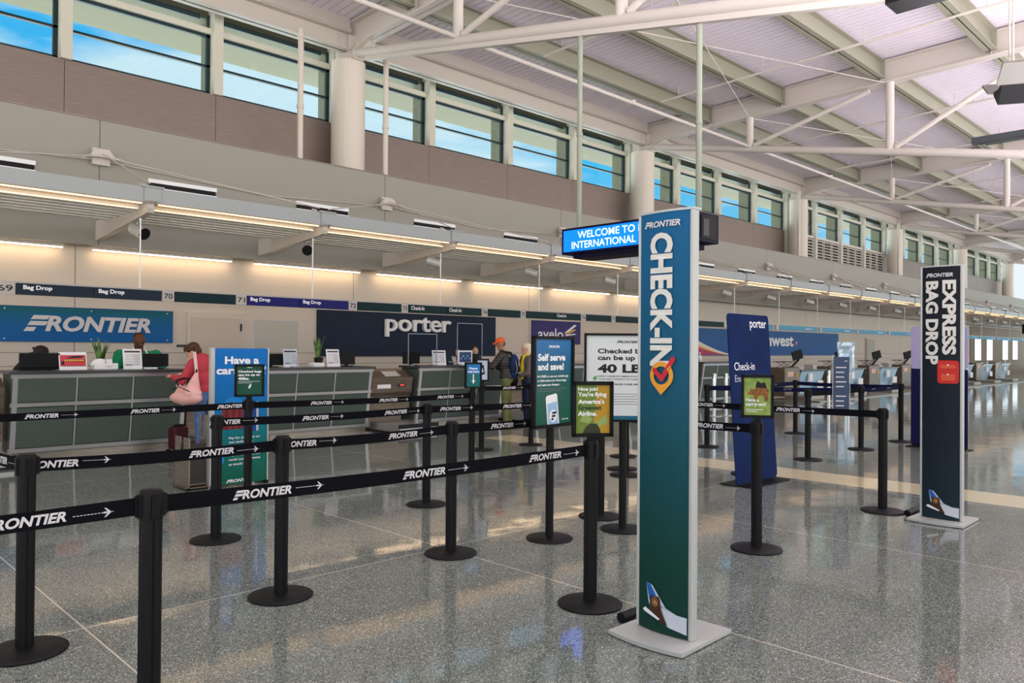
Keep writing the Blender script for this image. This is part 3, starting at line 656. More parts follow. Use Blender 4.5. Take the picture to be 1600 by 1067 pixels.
snake_plant(3.74, 12.5, 'potted snake plant beside the white tissue tray on the counter', M_blackp, .10)
snake_plant(7.35, 12.45, 'potted snake plant in a plain black pot beside the white notice', M_blackp, .16)
t = thing('tissue_tray', 'white tray heaped with crumpled paper before the snake plant', 'tray', (3.73, 12.3, ZC), 0)
MB().box(-.15, .17, -.08, .08, 0, .09, bev=.01).build('tray', M_paper, t)
MB().lathe([(0, .16), (.06, .15), (.11, .11), (.13, .06)], (-.06, 0, 0), 9, squash=.6).build('paper', M_paper, t)
MB().box(.0, .08, -.10, -.085, .05, .15).build('card', M_paper, t)
t = tag(MB().box(7.12, 7.34, 12.22, 12.42, ZC, ZC+.07, bev=.01).build('paper_tray', M_paper), 'low white paper tray beside the black plant pot', 'tray')
t = tag(MB().box(4.26, 4.44, 12.16, 12.24, ZC, ZC+.025, bev=.006).build('card_reader', M_paper), 'small white reader lying before the monitor of the green-shirted agent', 'reader')
def acrylic(x0, x1, z0, z1, y, label):
    t = thing('clear_screen', label, 'screen', ((x0+x1)/2, y, ZC), 0)
    w = (x1-x0)/2
    MB().box(-w, w, -.004, .004, z0-ZC, z1-ZC).build('pane', M_clear, t)
    s_ = MB()
    for a in (-w, w-.012): s_.box(a, a+.012, -.006, .006, 0, z1-ZC)
    s_.box(-w, w, -.006, .006, z1-ZC-.012, z1-ZC).box(-w, -w+.1, -.08, .08, 0, .012).box(w-.1, w, -.08, .08, 0, .012)
    s_.build('edge', mat('acrylic_edge', C(150, 160, 168), .3), t); return t
acrylic(6.05, 6.85, 1.24, 2.0, 12.3, 'clear acrylic screen on the counter behind the blue carry-on panel')
acrylic(9.2, 9.92, 1.24, 1.83, 12.25, 'low clear acrylic screen in front of the big white letters')
acrylic(10.45, 11.15, 1.24, 2.07, 12.25, 'tall clear acrylic screen in front of the capped man')
t = thing('hand_sanitizer', 'white pump bottle on the counter under the rainbow sweep', 'bottle', (19.75, 12.3, ZC), 0)
MB().lathe([(0, 0), (.05, 0), (.05, .15), (.02, .19), (.015, .21), (0, .21)]).build('bottle', M_paper, t)
MB().cyl((0, 0, .21), (0, 0, .25), .012).box(-.05, .02, -.01, .01, .25, .27).build('pump', M_paper, t)

# counters of the airline beyond: brown boxes, pale glass fronts, screens on arms
M_pglass = mat('pale_blue_front', C(168, 206, 226), .15)
for j in range(8):
    x = 23.0+j*3.385; o_ = ORD[j]
    t = thing('bag_drop_desk', 'brown and pale blue desk under the long mid-blue sign, %s along' % o_, 'counter', (x, 11.4, 0), 0, 'far desks')
    MB().box(1.3, 3.1, 0, .8, .86, .90).box(1.25, 3.15, -.05, .6, .90, .93).build('worktop', M_ctop, t)
    MB().prism([(.25, .12), (.0, .86), (.8, .86), (.8, .12)], (1.35, 0, 0), RY, UZ, RX, 1.7).build('front', M_pglass, t)
    MB().box(.2, 1.25, .0, .8, .1, 1.0, bev=.02).build('scale_housing', M_bag, t)
    MB().box(.35, .75, -.012, .0, .72, .88).build('notice', mat('pink_notice', C(214, 178, 160), .5), t)
    MB().box(.9, 1.08, -.014, .0, .70, .80).build('sticker', mat('amber_sticker', C(200, 150, 50), .5), t)
    MB().box(.2, 1.25, -.8, .0, .03, .15, bev=.01).box(.0, 3.385, -1.2, .3, 0, .03).build('platform', M_steel, t)
    MB().box(1.35, 1.75, .1, .5, .93, 1.02).box(2.4, 2.7, .1, .4, .93, 1.08).build('printer', M_plate, t)
    MB().box(1.8, 2.05, -.06, .0, .55, .8).box(2.5, 2.9, -.03, .0, .3, .55).build('panel_light', M_paper, t)
    if j < 5:
        t = thing('arm_monitor', 'black screen on a jointed arm over the far desks, %s along' % o_, 'monitor', (x+1.5, 11.8, .90), -.5, 'arm monitors')
        MB().cyl((0, 0, 0), (0, 0, .14), .05).cyl((0, 0, .12), (.26, 0, .36), .035).build('arm', M_blackp, t)
        MB().obox((.16, -.05, .5), (.95, 0, .25), (-.25, 0, .95), (0, -1, 0), .38, .30, .05).build('screen', M_blackp, t)
        MB().cyl((.26, 0, .36), (.18, -.03, .48), .03).build('bracket', M_blackp, t)
        t = thing('tray_table', 'thin black folding tray over the far desks, %s along' % o_, 'tray', (x+.75, 11.7, 1.0), 0, 'folding trays')
        MB().box(-.45, .45, -.2, .2, .18, .20).build('top', M_blackp, t)
        MB().cyl((-.35, -.1, 0), (.35, -.1, .18), .008).cyl((.35, -.1, 0), (-.35, -.1, .18), .008).cyl((-.35, .1, 0), (.35, .1, .18), .008).cyl((.35, .1, 0), (-.35, .1, .18), .008).build('legs', M_blackp, t)
#@@QUEUE
# ------------------------------------------------------------------ queue posts and belts
def stanchion(name, x, y, label, rz=0, group='black queue posts', m=None, chrome=False):
    t = thing(name, label, 'queue post', (x, y, 0), rz, group)
    m = M_chrome if chrome else M_black
    MB().lathe([(0, 0), (.195, 0), (.198, .008), (.192, .014), (.10, .026), (.05, .03), (.0, .03)], n=48).build('base', m, t)
    P = []; n = 32
    for z in (.025, .90):
        for i in range(n):
            a = 2*math.pi*i/n; r = .0415 if i % 8 else .035
            P.append((r*math.cos(a), r*math.sin(a), z))
    MB().add(P, [(i, (i+1) % n, n+(i+1) % n, n+i) for i in range(n)]).build('pole', m, t)
    h = MB().lathe([(.043, .885), (.043, .992), (.038, 1.0), (0, 1.0)], n=24)
    for i in range(4):
        a = math.pi/2*i; r = Vector((math.cos(a), math.sin(a), 0)); h.obox(r*.04+UZ*.94, Vector((-r.y, r.x, 0)), UZ, r, .03, .09, .022)
    h.build('belt_head', M_blackp if not chrome else M_chrome, t); return t
def belt(p0, p1, label, ts=(), m=None, dw=.32, txt=None, sag=.012, z=.94, hgt=.067):
    m = m or M_belt; a = Vector((p0[0], p0[1], z)); b = Vector((p1[0], p1[1], z)); d = (b-a); Lg = d.length; r = d/Lg; n = r.cross(UZ)
    a = a+r*.052; b = b-r*.052; Lg -= .104
    def zz(s): return -sag*4*(s/Lg)*(1-s/Lg)
    B = MB(); P = []; K = 12
    for i in range(K+1):
        s = Lg*i/K; c = a+r*s+UZ*zz(s)
        P += [c-UZ*hgt/2+n*.0012, c+UZ*hgt/2+n*.0012, c+UZ*hgt/2-n*.0012, c-UZ*hgt/2-n*.0012]
    F = []
    for i in range(K):
        k = 4*i; F += [(k+q, k+(q+1) % 4, k+4+(q+1) % 4, k+4+q) for q in range(4)]
    F += [(0, 3, 2, 1), (4*K, 4*K+1, 4*K+2, 4*K+3)]
    t = tag(B.add(P, F).build('queue_belt', m), label, 'belt', 'queue belts')
    x = MB()
    for s in ts:
        s2 = s-.052
        if txt:
            x.text(txt, a+r*s2+UZ*(zz(s2)-.016)+n*.003, r, UZ, .13, None, .01)
        else:
            w = .265 if s2+.265 < Lg else 0
            if s2 < -.13 or not w: continue
            sl = (zz(s2+.4)-zz(s2))/.4; rr = (r+UZ*sl).normalized()
            x.logo(a+r*s2+UZ*(zz(s2)-.019)+n*.003, rr, UZ, .265, .038)
            if s2+.42 < Lg: x.arrow(a+r*(s2+.285)+UZ*(zz(s2)+.0)+n*.003, rr, UZ, .14, .038)
    if ts: x.build('lettering', M_logo if not txt else M_logog, t)
    hk = MB().obox(a-r*.004, r, UZ, n, .022, hgt+.012, .016).obox(b+r*.004, r, UZ, n, .022, hgt+.012, .016)
    hk.build('belt_clip', M_blackp, t); return t
NP = {}
def post(k, x, y, label, **kw): NP[k] = (x, y); return stanchion('queue_post', x, y, label, **kw)
NP['A0'] = (-.95, 3.25)
post('A1', 1.12, 3.12, 'tall black queue post closest to the camera, front belt clipped to both sides')
post('A2', 3.68, 3.05, 'black queue post carrying the small green and gold framed notice')
post('A3', 5.64, 3.0, 'black queue post carrying the framed notice with a bear')
post('A4', 7.88, 2.87, 'black queue post standing before the dark bag drop tower')
post('B1', 1.02, 4.54, 'black queue post where the second belt turns a corner by the picture edge')
post('B2', 2.39, 4.47, 'black queue post in the second belt row, before the blue carry-on panel')
post('B3', 3.81, 4.52, 'black queue post in the second belt row, before the counter with clear screens')
post('B4', 5.66, 4.58, 'black queue post half hidden behind the green and gold notice')
post('C1', 2.70, 6.12, 'black queue post standing before the steel bag sizer')
post('C2', 4.82, 6.10, 'black queue post between the two counters, beside the please wait post')
post('C3', 7.75, 5.87, 'frontmost of three black post bases beside the check-in tower foot')
post('D1', 3.73, 7.70, 'black queue post with a green framed notice before the blue panel')
post('D2', 6.72, 7.57, 'black queue post topped by the blue and green please wait notice')
post('D3', 8.11, 6.20, 'black queue post, middle base of three beside the check-in tower')
post('E1', 8.01, 8.80, 'black queue post with a small white notice, before the capped man')
post('E2', 9.03, 8.74, 'black queue post just behind the tall blue and green self-service sign')
post('E3', 9.08, 6.92, 'black queue post on the yellow floor band near the check-in tower')
post('F1', 10.8, 4.96, 'black queue post between the blue banner and the clear-legged notice')
post('F2', 12.57, 4.91, 'black queue post behind the clear-legged notice stand')
post('F3', 14.16, 4.86, 'black queue post beside the lilac and navy banner')
post('F4', 14.04, 6.69, 'black queue post behind the blue banner, before the brown desks')
post('F5', 10.99, 6.71, 'black queue post in the gap between the check-in tower and blue banner')
post('F6', 8.96, 4.90, 'black queue post with its base showing behind the blue banner')
def ser(s0, n, p=.86): return [s0+p*i for i in range(n)]
belt(NP['A0'], NP['A1'], 'front belt leaving the closest queue post towards the picture edge', [1.02+.5])
belt(NP['A1'], NP['A2'], 'front belt with large silver lettering up to the green and gold notice', [.32, 1.17, 2.03])
belt((.90, 6.15), NP['B1'], 'belt running back from the corner post at the picture edge', [.28, 1.05])
belt(NP['B1'], NP['B2'], 'second row belt from the corner post to the next post', [-.03, .80])
belt(NP['B2'], NP['B3'], 'second row belt in the middle of the queue, before the wide counters', [-.02, .82])
belt(NP['B3'], NP['B4'], 'second row belt running behind the self-service sign', [.41, 1.27])
NP['C0'] = (-.2, 6.15); NP['D0'] = (-.9, 7.85)
belt(NP['C1'], NP['C2'], 'third row belt crossing the foot of the blue carry-on panel', [-.07, .75, 1.61])
belt(NP['C2'], NP['C3'], 'third row belt running on behind the self-service sign', [.15, .97, 1.8])
belt(NP['D0'], NP['D1'], 'back row belt crossing in front of the plant counter', [.9, 1.76, 2.62, 3.48, 4.30])
belt(NP['D1'], NP['D2'], 'back row belt from the green framed notice to the please wait post', [.70, 1.58, 2.43])
belt(NP['E1'], NP['E2'], 'short belt in front of the capped man at the back of the queue', [.42])
belt(NP['B4'], NP['A3'], 'belt running forward to the bear notice post', [.15, 1.02])
belt(NP['C3'], NP['A4'], 'long belt running forward to the post by the dark tower', [.05, .92, 1.92])
belt(NP['F5'], NP['F4'], 'upper navy belt running behind the blue banner', ser(.4, 3, .9), M_beltn, txt='porter')
belt(NP['F5'], NP['F2'], 'navy belt running from the tower gap towards the clear-legged notice', ser(.5, 2, .7), M_beltn, txt='porter')
belt(NP['F2'], NP['F3'], 'navy belt ending at the lilac and navy banner', ser(.4, 2, .6), M_beltn, txt='porter')
belt(NP['F1'], NP['F2'], 'plain black belt behind the clear-legged notice', [])
belt(NP['F4'], NP['F3'], 'navy belt turning forward beside the lilac banner', [], M_beltn)
for i, (x, y, lab) in enumerate(((16.2, 9.71, 'polished steel post in the gap by the check-in tower, farther from the banner'), (16.58, 9.62, 'polished steel post with bright base close to the blue banner edge'), (20.6, 8.9, 'polished steel post behind the clear-legged notice stand'), (22.0, 9.5, 'polished steel post before the fourth far desk'), (22.9, 9.4, 'polished steel post beside the plastic-wrapped sign'), (23.6, 9.6, 'polished steel post just past the plastic-wrapped sign'))):
    stanchion('steel_post', x, y, lab, chrome=True, group='polished steel posts')

# small framed notices on top of posts
def rot2(a): return Vector((math.cos(a), math.sin(a), 0))
def top_notice(key, ang, w, h, zc, paint, off=.0):
    x, y = NP[key]
    t = [o for o in COL.objects if o.type == 'EMPTY' and o.parent is None and o.name.startswith('queue_post') and abs(o.location.x-x) < 1e-4 and abs(o.location.y-y) < 1e-4][0]
    r = rot2(ang); n = r.cross(UZ); c = UZ*zc+n*off
    f = MB(); bw = .022
    f.obox(c-n*.004, r, UZ, n, w, h, .012)
    for s in (-1, 1): f.obox(c+r*s*(w/2-bw/2), r, UZ, n, bw, h, .03).obox(c+UZ*s*(h/2-bw/2), r, UZ, n, w, bw, .03)
    f.obox(c-UZ*(h/2+.03)-n*off*.5, r, UZ, n, .05, .08, .04); f.build('notice_frame', M_blackp, t)
    o = c-r*(w/2-bw)-UZ*(h/2-bw)+n*.004; W_, H_ = w-2*bw, h-2*bw
    b = MB(); b.flat([(0, 0), (W_, 0), (W_, H_), (0, H_)], o, r, UZ, 0); ms = paint(b, o+n*.001, r, UZ, W_, H_); b.build('notice', ms, t)
def bear(b, o, r, u, w, h, m, head=None):  # side view of a standing bear
    pts = [(.06, .42), (.02, .50), (.05, .58), (.12, .66), (.16, .80), (.22, .82), (.25, .76), (.34, .80), (.48, .92), (.62, .90), (.78, .98), (.92, .90), (1, .68), (.98, .4), (.96, .05), (.80, .05), (.78, .34), (.66, .40), (.50, .36), (.46, .05), (.32, .05), (.31, .40), (.22, .40), (.14, .44)]
    b.flat([(x*w, y*h) for x, y in pts], o, r, u, m)
M_grass = noisy('grass_print', C(112, 140, 62), C(146, 168, 84), 18, .4)
M_brown = noisy('bear_brown', C(104, 66, 34), C(150, 98, 50), 60, .6); M_bearb = mat('bear_black', C(30, 28, 28), .6)
def n_bear(b, o, r, u, w, h):
    bear(b, o+r*w*.12+u*h*.36, r, u, w*.80, h*.42, 1); b.flat([(.42*w, .74*h), (.46*w, .86*h), (.52*w, .92*h), (.60*w, .86*h), (.78*w, .88*h), (.84*w, .74*h), (.70*w, .72*h)], o+r.cross(u)*.0006, r, u, 2)
    nn = r.cross(u)*.0012
    b.text('Have a', o+r*w*.06+u*h*.36+nn, r, u, w*.5, h*.09, .03, 0, 3); b.text('carry-on?', o+r*w*.06+u*h*.22+nn, r, u, w*.76, h*.12, .03, 0, 3)
    for k in range(2): b.flat([(.06*w, (.14-.05*k)*h), ((.7-.2*k)*w, (.14-.05*k)*h), ((.7-.2*k)*w, (.155-.05*k)*h), (.06*w, (.155-.05*k)*h)], o, r, u, 3)
    return [M_grass, M_brown, M_bearb, M_wht]
def n_gold(b, o, r, u, w, h):
    nn = r.cross(u)*.0006
    b.flat([(.5*w, 0), (w, 0), (w, h), (.62*w, h)], o-nn*.8, r, u, 1); b.flat([(.2*w, 0), (.28*w, .12*h), (.42*w, .2*h), (.62*w, .2*h), (.72*w, .08*h), (.74*w, 0)], o, r, u, 2)
    b.flat([(.1*w, .25*h), (.25*w, .42*h), (.5*w, .30*h), (.4*w, .2*h)], o, r, u, 5); b.flat([(.55*w, .22*h), (.9*w, .38*h), (.95*w, .2*h), (.7*w, .14*h)], o, r, u, 5)
    for i, (s, q, m) in enumerate((('Nice job!', .58, 3), ("You're flying", .84, 3), ("America's", .78, 3), ('Greenest', .70, 4), ('Airline.', .56, 3))):
        b.text(s, o+r*w*.06+u*h*(.86-.125*i)+nn*2, r, u, w*q, h*(.12 if i == 1 else .095), .03, 0, m)
    return [mat('moss_print', C(104, 128, 52), .4), mat('gold_print', C(176, 138, 40), .4), mat('dark_rock', C(52, 56, 40), .5), M_wht, mat('deep_green_print', C(22, 64, 40), .5), mat('leaf_print', C(142, 160, 90), .5)]
def n_check(b, o, r, u, w, h):
    for i, (s, q) in enumerate((('Checked bags', .92), ('can be up to', .86), ('40lbs.', .44))): b.text(s, o+r*w*.05+u*h*(.76-.12*i), r, u, w*q, h*.10, .035, 0, 1)
    for k in range(2): b.flat([(.05*w, (.46-.05*k)*h), ((.9-.3*k)*w, (.46-.05*k)*h), ((.9-.3*k)*w, (.47-.05*k)*h), (.05*w, (.47-.05*k)*h)], o, r, u, 1)
    b.flat([(.45*w, .22*h), (.52*w, .22*h), (.58*w, .36*h), (.5*w, .36*h)], o, r, u, 1); b.flat([(.4*w, .95*h), (.6*w, .95*h), (.6*w, .97*h), (.4*w, .97*h)], o, r, u, 1)
    return [mat('forest_print', C(14, 74, 56), .4), M_wht]
def n_wait(b, o, r, u, w, h):
    b.flat([(0, .58*h), (w, .58*h), (w, h), (0, h)], o-r.cross(u)*.0005, r, u, 1)
    b.text('Please', o+r*w*.18+u*h*.76, r, u, w*.62, h*.10, .035, 0, 2); b.text('wait here.', o+r*w*.06+u*h*.62, r, u, w*.88, h*.10, .035, 0, 2)
    b.flat([(.46*w, .26*h), (.54*w, .26*h), (.54*w, .55*h), (.46*w, .55*h)], o, r, u, 2); b.flat([(.5*w, .12*h), (.64*w, .28*h), (.36*w, .28*h)], o, r, u, 2)
    return [mat('sea_green_print', C(14, 104, 104), .4), mat('bright_blue_print', C(30, 120, 190), .4), M_wht]
def n_card(b, o, r, u, w, h):
    b.flat([(.2*w, .2*h), (.75*w, .3*h), (.6*w, .8*h), (.2*w, .6*h)], o, r, u, 1); b.flat([(.3*w, .35*h), (.6*w, .4*h), (.5*w, .6*h)], o+r.cross(u)*.0005, r, u, 2)
    return [mat('pale_blue_card', C(190, 202, 216), .5), M_slate, M_wht]
top_notice('A2', math.radians(-35), .255, .335, 1.19, n_gold, .03)
top_notice('A3', math.radians(-58), .245, .335, 1.195, n_bear, .03)
top_notice('D1', math.radians(-12), .30, .335, 1.20, n_check, .03)
top_notice('D2', math.radians(-15), .24, .335, 1.20, n_wait, .03)
top_notice('E1', math.radians(-30), .20, .34, 1.22, n_card, .03)

# tall sign stands
def sign_stand(name, x, y, ang, w, h, z0, paint, label, bw=.025):
    t = thing(name, label, 'sign', (x, y, 0), 0); r = rot2(ang); n = r.cross(UZ)
    MB().lathe([(0, 0), (.19, 0), (.193, .008), (.186, .014), (.06, .024), (0, .026)], n=48).build('base', M_black, t)
    MB().cyl((0, 0, .02), (0, 0, z0+.05), .033, n=20).build('pole', M_black, t)
    c = UZ*(z0+h/2)+n*.03; f = MB().obox(c-n*.008, r, UZ, n, w, h, .012)
    for s in (-1, 1): f.obox(c+r*s*(w/2-bw/2), r, UZ, n, bw, h, .035).obox(c+UZ*s*(h/2-bw/2), r, UZ, n, w, bw, .035)
    f.build('frame', M_blackp, t)
    o = c-r*(w/2-bw)-UZ*(h/2-bw)+n*.002; W_, H_ = w-2*bw, h-2*bw
    b = MB().flat([(0, 0), (W_, 0), (W_, H_), (0, H_)], o, r, UZ, 0); ms = paint(b, o+n*.0012, r, UZ, W_, H_); b.build('poster', ms, t); return t
def rrect(x0, x1, y0, y1, q, k=4):
    P = []
    for cx, cy, a0 in ((x1-q, y0+q, -90), (x1-q, y1-q, 0), (x0+q, y1-q, 90), (x0+q, y0+q, 180)):
        for i in range(k+1): a = math.radians(a0+90*i/k); P.append((cx+q*math.cos(a), cy+q*math.sin(a)))
    return P
def p_self(b, o, r, u, w, h):
    nn = r.cross(u)*.0006
    b.logo(o+r*w*.36+u*h*.90, r, u, w*.30, h*.028, 1)
    b.text('Self serve', o+r*w*.08+u*h*.745, r, u, w*.74, h*.085, .035, 0, 1); b.text('and save!', o+r*w*.08+u*h*.635, r, u, w*.70, h*.085, .035, 0, 1)
    for i, (s, q) in enumerate((("It's FREE to use our mobile app", .84), ('or flyfrontier.com where bags', .78), ('and seats are cheaper.', .60))): b.text(s, o+r*w*.07+u*h*(.545-.05*i), r, u, w*q, h*.034, .03, 0, 1)
    for k in range(2): b.flat([(.07*w, (.415-.025*k)*h), ((.85-.16*k)*w, (.415-.025*k)*h), ((.85-.16*k)*w, (.42-.025*k)*h), (.07*w, (.42-.025*k)*h)], o, r, u, 2)
    ph = [(.30*w, .33*h), (.60*w, .36*h), (.64*w, 0), (.33*w, 0)]
    b.flat([(.29*w, .31*h), (.32*w, .335*h), (.56*w, .36*h), (.60*w, .345*h), (.66*w, .0), (.34*w, 0)], o, r, u, 1)
    b.flat([(.33*w, .24*h), (.59*w, .265*h), (.63*w, 0), (.365*w, 0)], o+nn, r, u, 3)
    b.flat([(.49*w+.10*w*math.cos(a*.3927), .095*h+.075*h*math.sin(a*.3927)) for a in range(16)], o+nn*2, r, u, 1)
    for x0, ln, y0 in ((.435, .06, .045), (.445, .10, .082), (.455, .115, .119)): b.flat([(x0*w, y0*h), ((x0+ln)*w, y0*h), ((x0+ln+.015)*w, (y0+.025)*h), ((x0+.015)*w, (y0+.025)*h)], o+nn*3, r, u, 4)
    b.logo(o+r*w*.72+u*h*.04, r, u, w*.2, h*.014, 1)
    return [gradient('self_poster', [(0, C(10, 84, 62)), (.5, C(10, 84, 76)), (.8, C(22, 96, 140)), (1, C(34, 110, 170))], .95, 1.62, .3), M_wht, M_logog, mat('phone_blue', C(150, 188, 222), .4), M_ink]
sign_stand('sign_stand', 4.70, 4.33, math.radians(4), .53, .74, .915, p_self, 'blue and green framed self-service poster on a black stand')
def p_40(b, o, r, u, w, h):
    b.flat([(0, 0), (w, 0), (w, .045*h), (0, .045*h)], o, r, u, 2)
    b.logo(o+r*w*.40+u*h*.91, r, u, w*.28, h*.03, 1)
    b.text('Checked bags', o+r*w*.15+u*h*.77, r, u, w*.72, h*.075, .03, 0, 1); b.text('can be up to', o+r*w*.15+u*h*.69, r, u, w*.65, h*.075, .03, 0, 1)
    b.text('40 LBS', o+r*w*.15+u*h*.555, r, u, w*.70, h*.105, .04, 0, 1)
    b.flat([(.09*w, .47*h), (.09*w, .50*h), (.13*w, .52*h), (.14*w, .49*h), (.12*w, .465*h)], o, r, u, 3)
    b.text('KEEP CARBON EMISSIONS LOW BY', o+r*w*.15+u*h*.505, r, u, w*.72, h*.018, .01, 0, 1); b.text('YOUR BAG WEIGHT IN CHECK.', o+r*w*.15+u*h*.47, r, u, w*.58, h*.018, .01, 0, 1)
    b.text('BAGS OVER 40LBS COST', o+r*w*.38+u*h*.41, r, u, w*.5, h*.02, .03, 0, 1); b.flat([(.15*w, .41*h), (.34*w, .41*h), (.34*w, .43*h), (.15*w, .43*h)], o, r, u, 2)
    for k in range(5): b.flat([(.36*w, (.30-.03*k)*h), ((.72-.04*(k % 2))*w, (.30-.03*k)*h), ((.72-.04*(k % 2))*w, (.306-.03*k)*h), (.36*w, (.306-.03*k)*h)], o, r, u, 4)
    b.flat(rrect(.74*w, .92*w, .12*h, .38*h, .03*w), o, r, u, 1); b.flat([(.72*w, .2*h), (.8*w, .26*h), (.8*w, .22*h)], o+r.cross(u)*.0005, r, u, 5)
    return [mat('poster_white', C(206, 212, 210), .4), M_ink, mat('poster_teal', C(20, 96, 120), .4), mat('poster_leaf', C(70, 150, 70), .4), M_logog, mat('poster_yellow', C(226, 200, 60), .5)]
sign_stand('sign_stand', 5.40, 4.12, math.radians(-47), .68, .76, .93, p_40, 'white framed poster about 40 LBS checked bags, behind the check-in tower', .02)
#@@BANNERS
# ------------------------------------------------------------------ free-standing towers
def warp(b, fn): b.v = [fn(Vector(p)) for p in b.v]; return b
def tail_print(b, y0, z0, w, h, m0, x):   # aeroplane tail with a bear, facing -x; y runs to the right as -y
    o = (x, y0, z0); r = (0, -1, 0); u = UZ
    F = lambda pts, m, e=0: b.flat([(p*w, q*h) for p, q in pts], (x-e, y0, z0), r, u, m)
    F([(.08, .95), (.24, .92), (.56, .50), (.80, .40), (1, .38), (1, .02), (.62, .10), (.20, .40), (.14, .55)], m0)
    F([(.08, .95), (.20, .92), (.40, .62), (.34, .55), (.17, .58)], m0+1, .0008)
    F([(.0, .35), (.07, .41), (.18, .37), (.44, .24), (.40, .21), (.06, .31)], m0+2, .005)
    F([(.17, .40), (.19, .66), (.22, .72), (.26, .69), (.34, .69), (.40, .71), (.43, .64), (.46, .42), (.60, .14), (.44, .18), (.20, .30)], m0+3, .0016)
    F([(.23, .50), (.22, .60), (.27, .68), (.35, .68), (.40, .60), (.39, .52), (.31, .46)], m0+4, .0022)
    F([(.28, .50), (.27, .56), (.30, .61), (.33, .61), (.36, .56), (.35, .50)], m0+5, .0026)
    F([(.295, .51), (.30, .54), (.33, .54), (.335, .51)], m0+6, .0030); F([(.26, .595), (.275, .61), (.285, .595)], m0+6, .003); F([(.35, .595), (.36, .61), (.375, .595)], m0+6, .003)
TAILM = [mat('tail_white', C(196, 204, 214), .4), mat('tail_blue', C(30, 100, 180), .4), M_wht, mat('bear_dark', C(64, 40, 24), .6), mat('bear_mid', C(128, 84, 44), .6), mat('bear_tan', C(176, 140, 96), .6), M_ink]
def tower(loc, label, stops, fill, H=2.33, W=.315):
    t = thing('sign_tower', label, 'sign', loc, 0)
    hw = W/2; bul = lambda p: Vector((p.x-(.022*(1-(p.y/hw)**2) if p.x < -.05 else 0), p.y, p.z))
    b = MB(); P = []
    n = 8
    outline = [(-.245-.03*(1-(2*i/n-1)**2), .235-.47*i/n) for i in range(n+1)]+[(.255, -.225), (.255, .225)]
    b.prism(outline, (0, 0, .006), RX, RY, UZ, .020); b.build('base', M_silver, t)
    MB().cyl((-.05, .29, .032), (.22, .29, .032), .028, n=16).cyl((-.06, .29, .032), (-.05, .29, .032), .03, n=16).build('roller', M_blackp, t)
    # aluminium frame rails and top
    fr = MB().box(-.075, -.02, -hw-.024, -hw, .026, H, bev=.006).box(-.075, -.02, hw, hw+.018, .026, H, bev=.006)
    k = 8; top = [(-.07-.026*(1-(2*i/k-1)**2), (hw+.018)-(2*hw+.042)*i/k) for i in range(k+1)]+[(-.003, -hw-.024), (-.003, hw+.018)]
    fr.prism(top, (0, 0, H), RX, RY, UZ, .012); fr.build('frame', M_silver, t)
    p = MB(); K = 10
    for i in range(K):
        ya, yb = hw-W*i/K, hw-W*(i+1)/K; p.add([(-.07, ya, .034), (-.07, yb, .034), (-.07, yb, H), (-.07, ya, H)], [(0, 1, 2, 3)])
    warp(p, bul); p.box(-.05, -.01, -hw, hw, .034, H)
    g = gradient(label[:12]+'_print', stops, 0, H, .6); p.build('panel', g, t)
    q = MB(); ms = fill(q); warp(q, bul); q.build('lettering', ms, t); return t
def fill_a(q):
    x = -.0790; dn = Vector((0, 0, -1)); ri = Vector((0, -1, 0))
    q.logo((x, .125, 2.215), ri, UZ, .235, .034, 0)
    q.text('CHECK-IN', (x, .078, 2.185), dn, ri, .72, .145, .045, 0, 1)
    c = Vector((x-.001, -.0, 1.415)); R1, R2 = .074, .049
    A = [math.radians(a) for a in range(-40, 221, 10)]
    ring = [(R1*math.cos(a), R1*math.sin(a)) for a in A]
    P = []; F = []
    full = [math.radians(a) for a in range(0, 360, 10)]
    def outer(a):
        ca, sa = math.cos(a), math.sin(a)
        if sa > -.62: return (R1*ca, R1*sa)
        s = abs(ca)/.785; return (R1*ca, -R1*.62-(1-s)*.060)
    k = len(full)
    for a in full:
        ya, za = outer(a); P += [c+ri*ya+UZ*za, c+ri*R2*math.cos(a)+UZ*R2*math.sin(a)]
    q.add(P, [(2*i, 2*((i+1) % k), 2*((i+1) % k)+1, 2*i+1) for i in range(k)], 2)
    def bar(p0, p1, w, m):
        p0, p1 = Vector(p0), Vector(p1); d = (p1-p0).normalized(); s = Vector((-d.y, d.x)); pts = []
        for e_, sg in ((p0, -1), (p1, 1)):
            for i in range(7): a = -math.pi/2+math.pi*i/6; pts.append(e_+d*sg*math.cos(a)*w+s*sg*math.sin(a)*w)
        q.flat([(v.x, v.y) for v in pts], c+Vector((-.0012, 0, 0)), ri, UZ, m)
    bar((-.045, .028), (.005, -.018), .013, 3); bar((.005, -.018), (.072, .088), .0135, 3)
    tail_print(q, .115, .05, .27, .25, 4, x)
    return [M_logo, mat('tower_white', C(214, 212, 204), .45), mat('pin_amber', C(222, 152, 44), .45), mat('tick_red', C(196, 30, 44), .45)]+TAILM
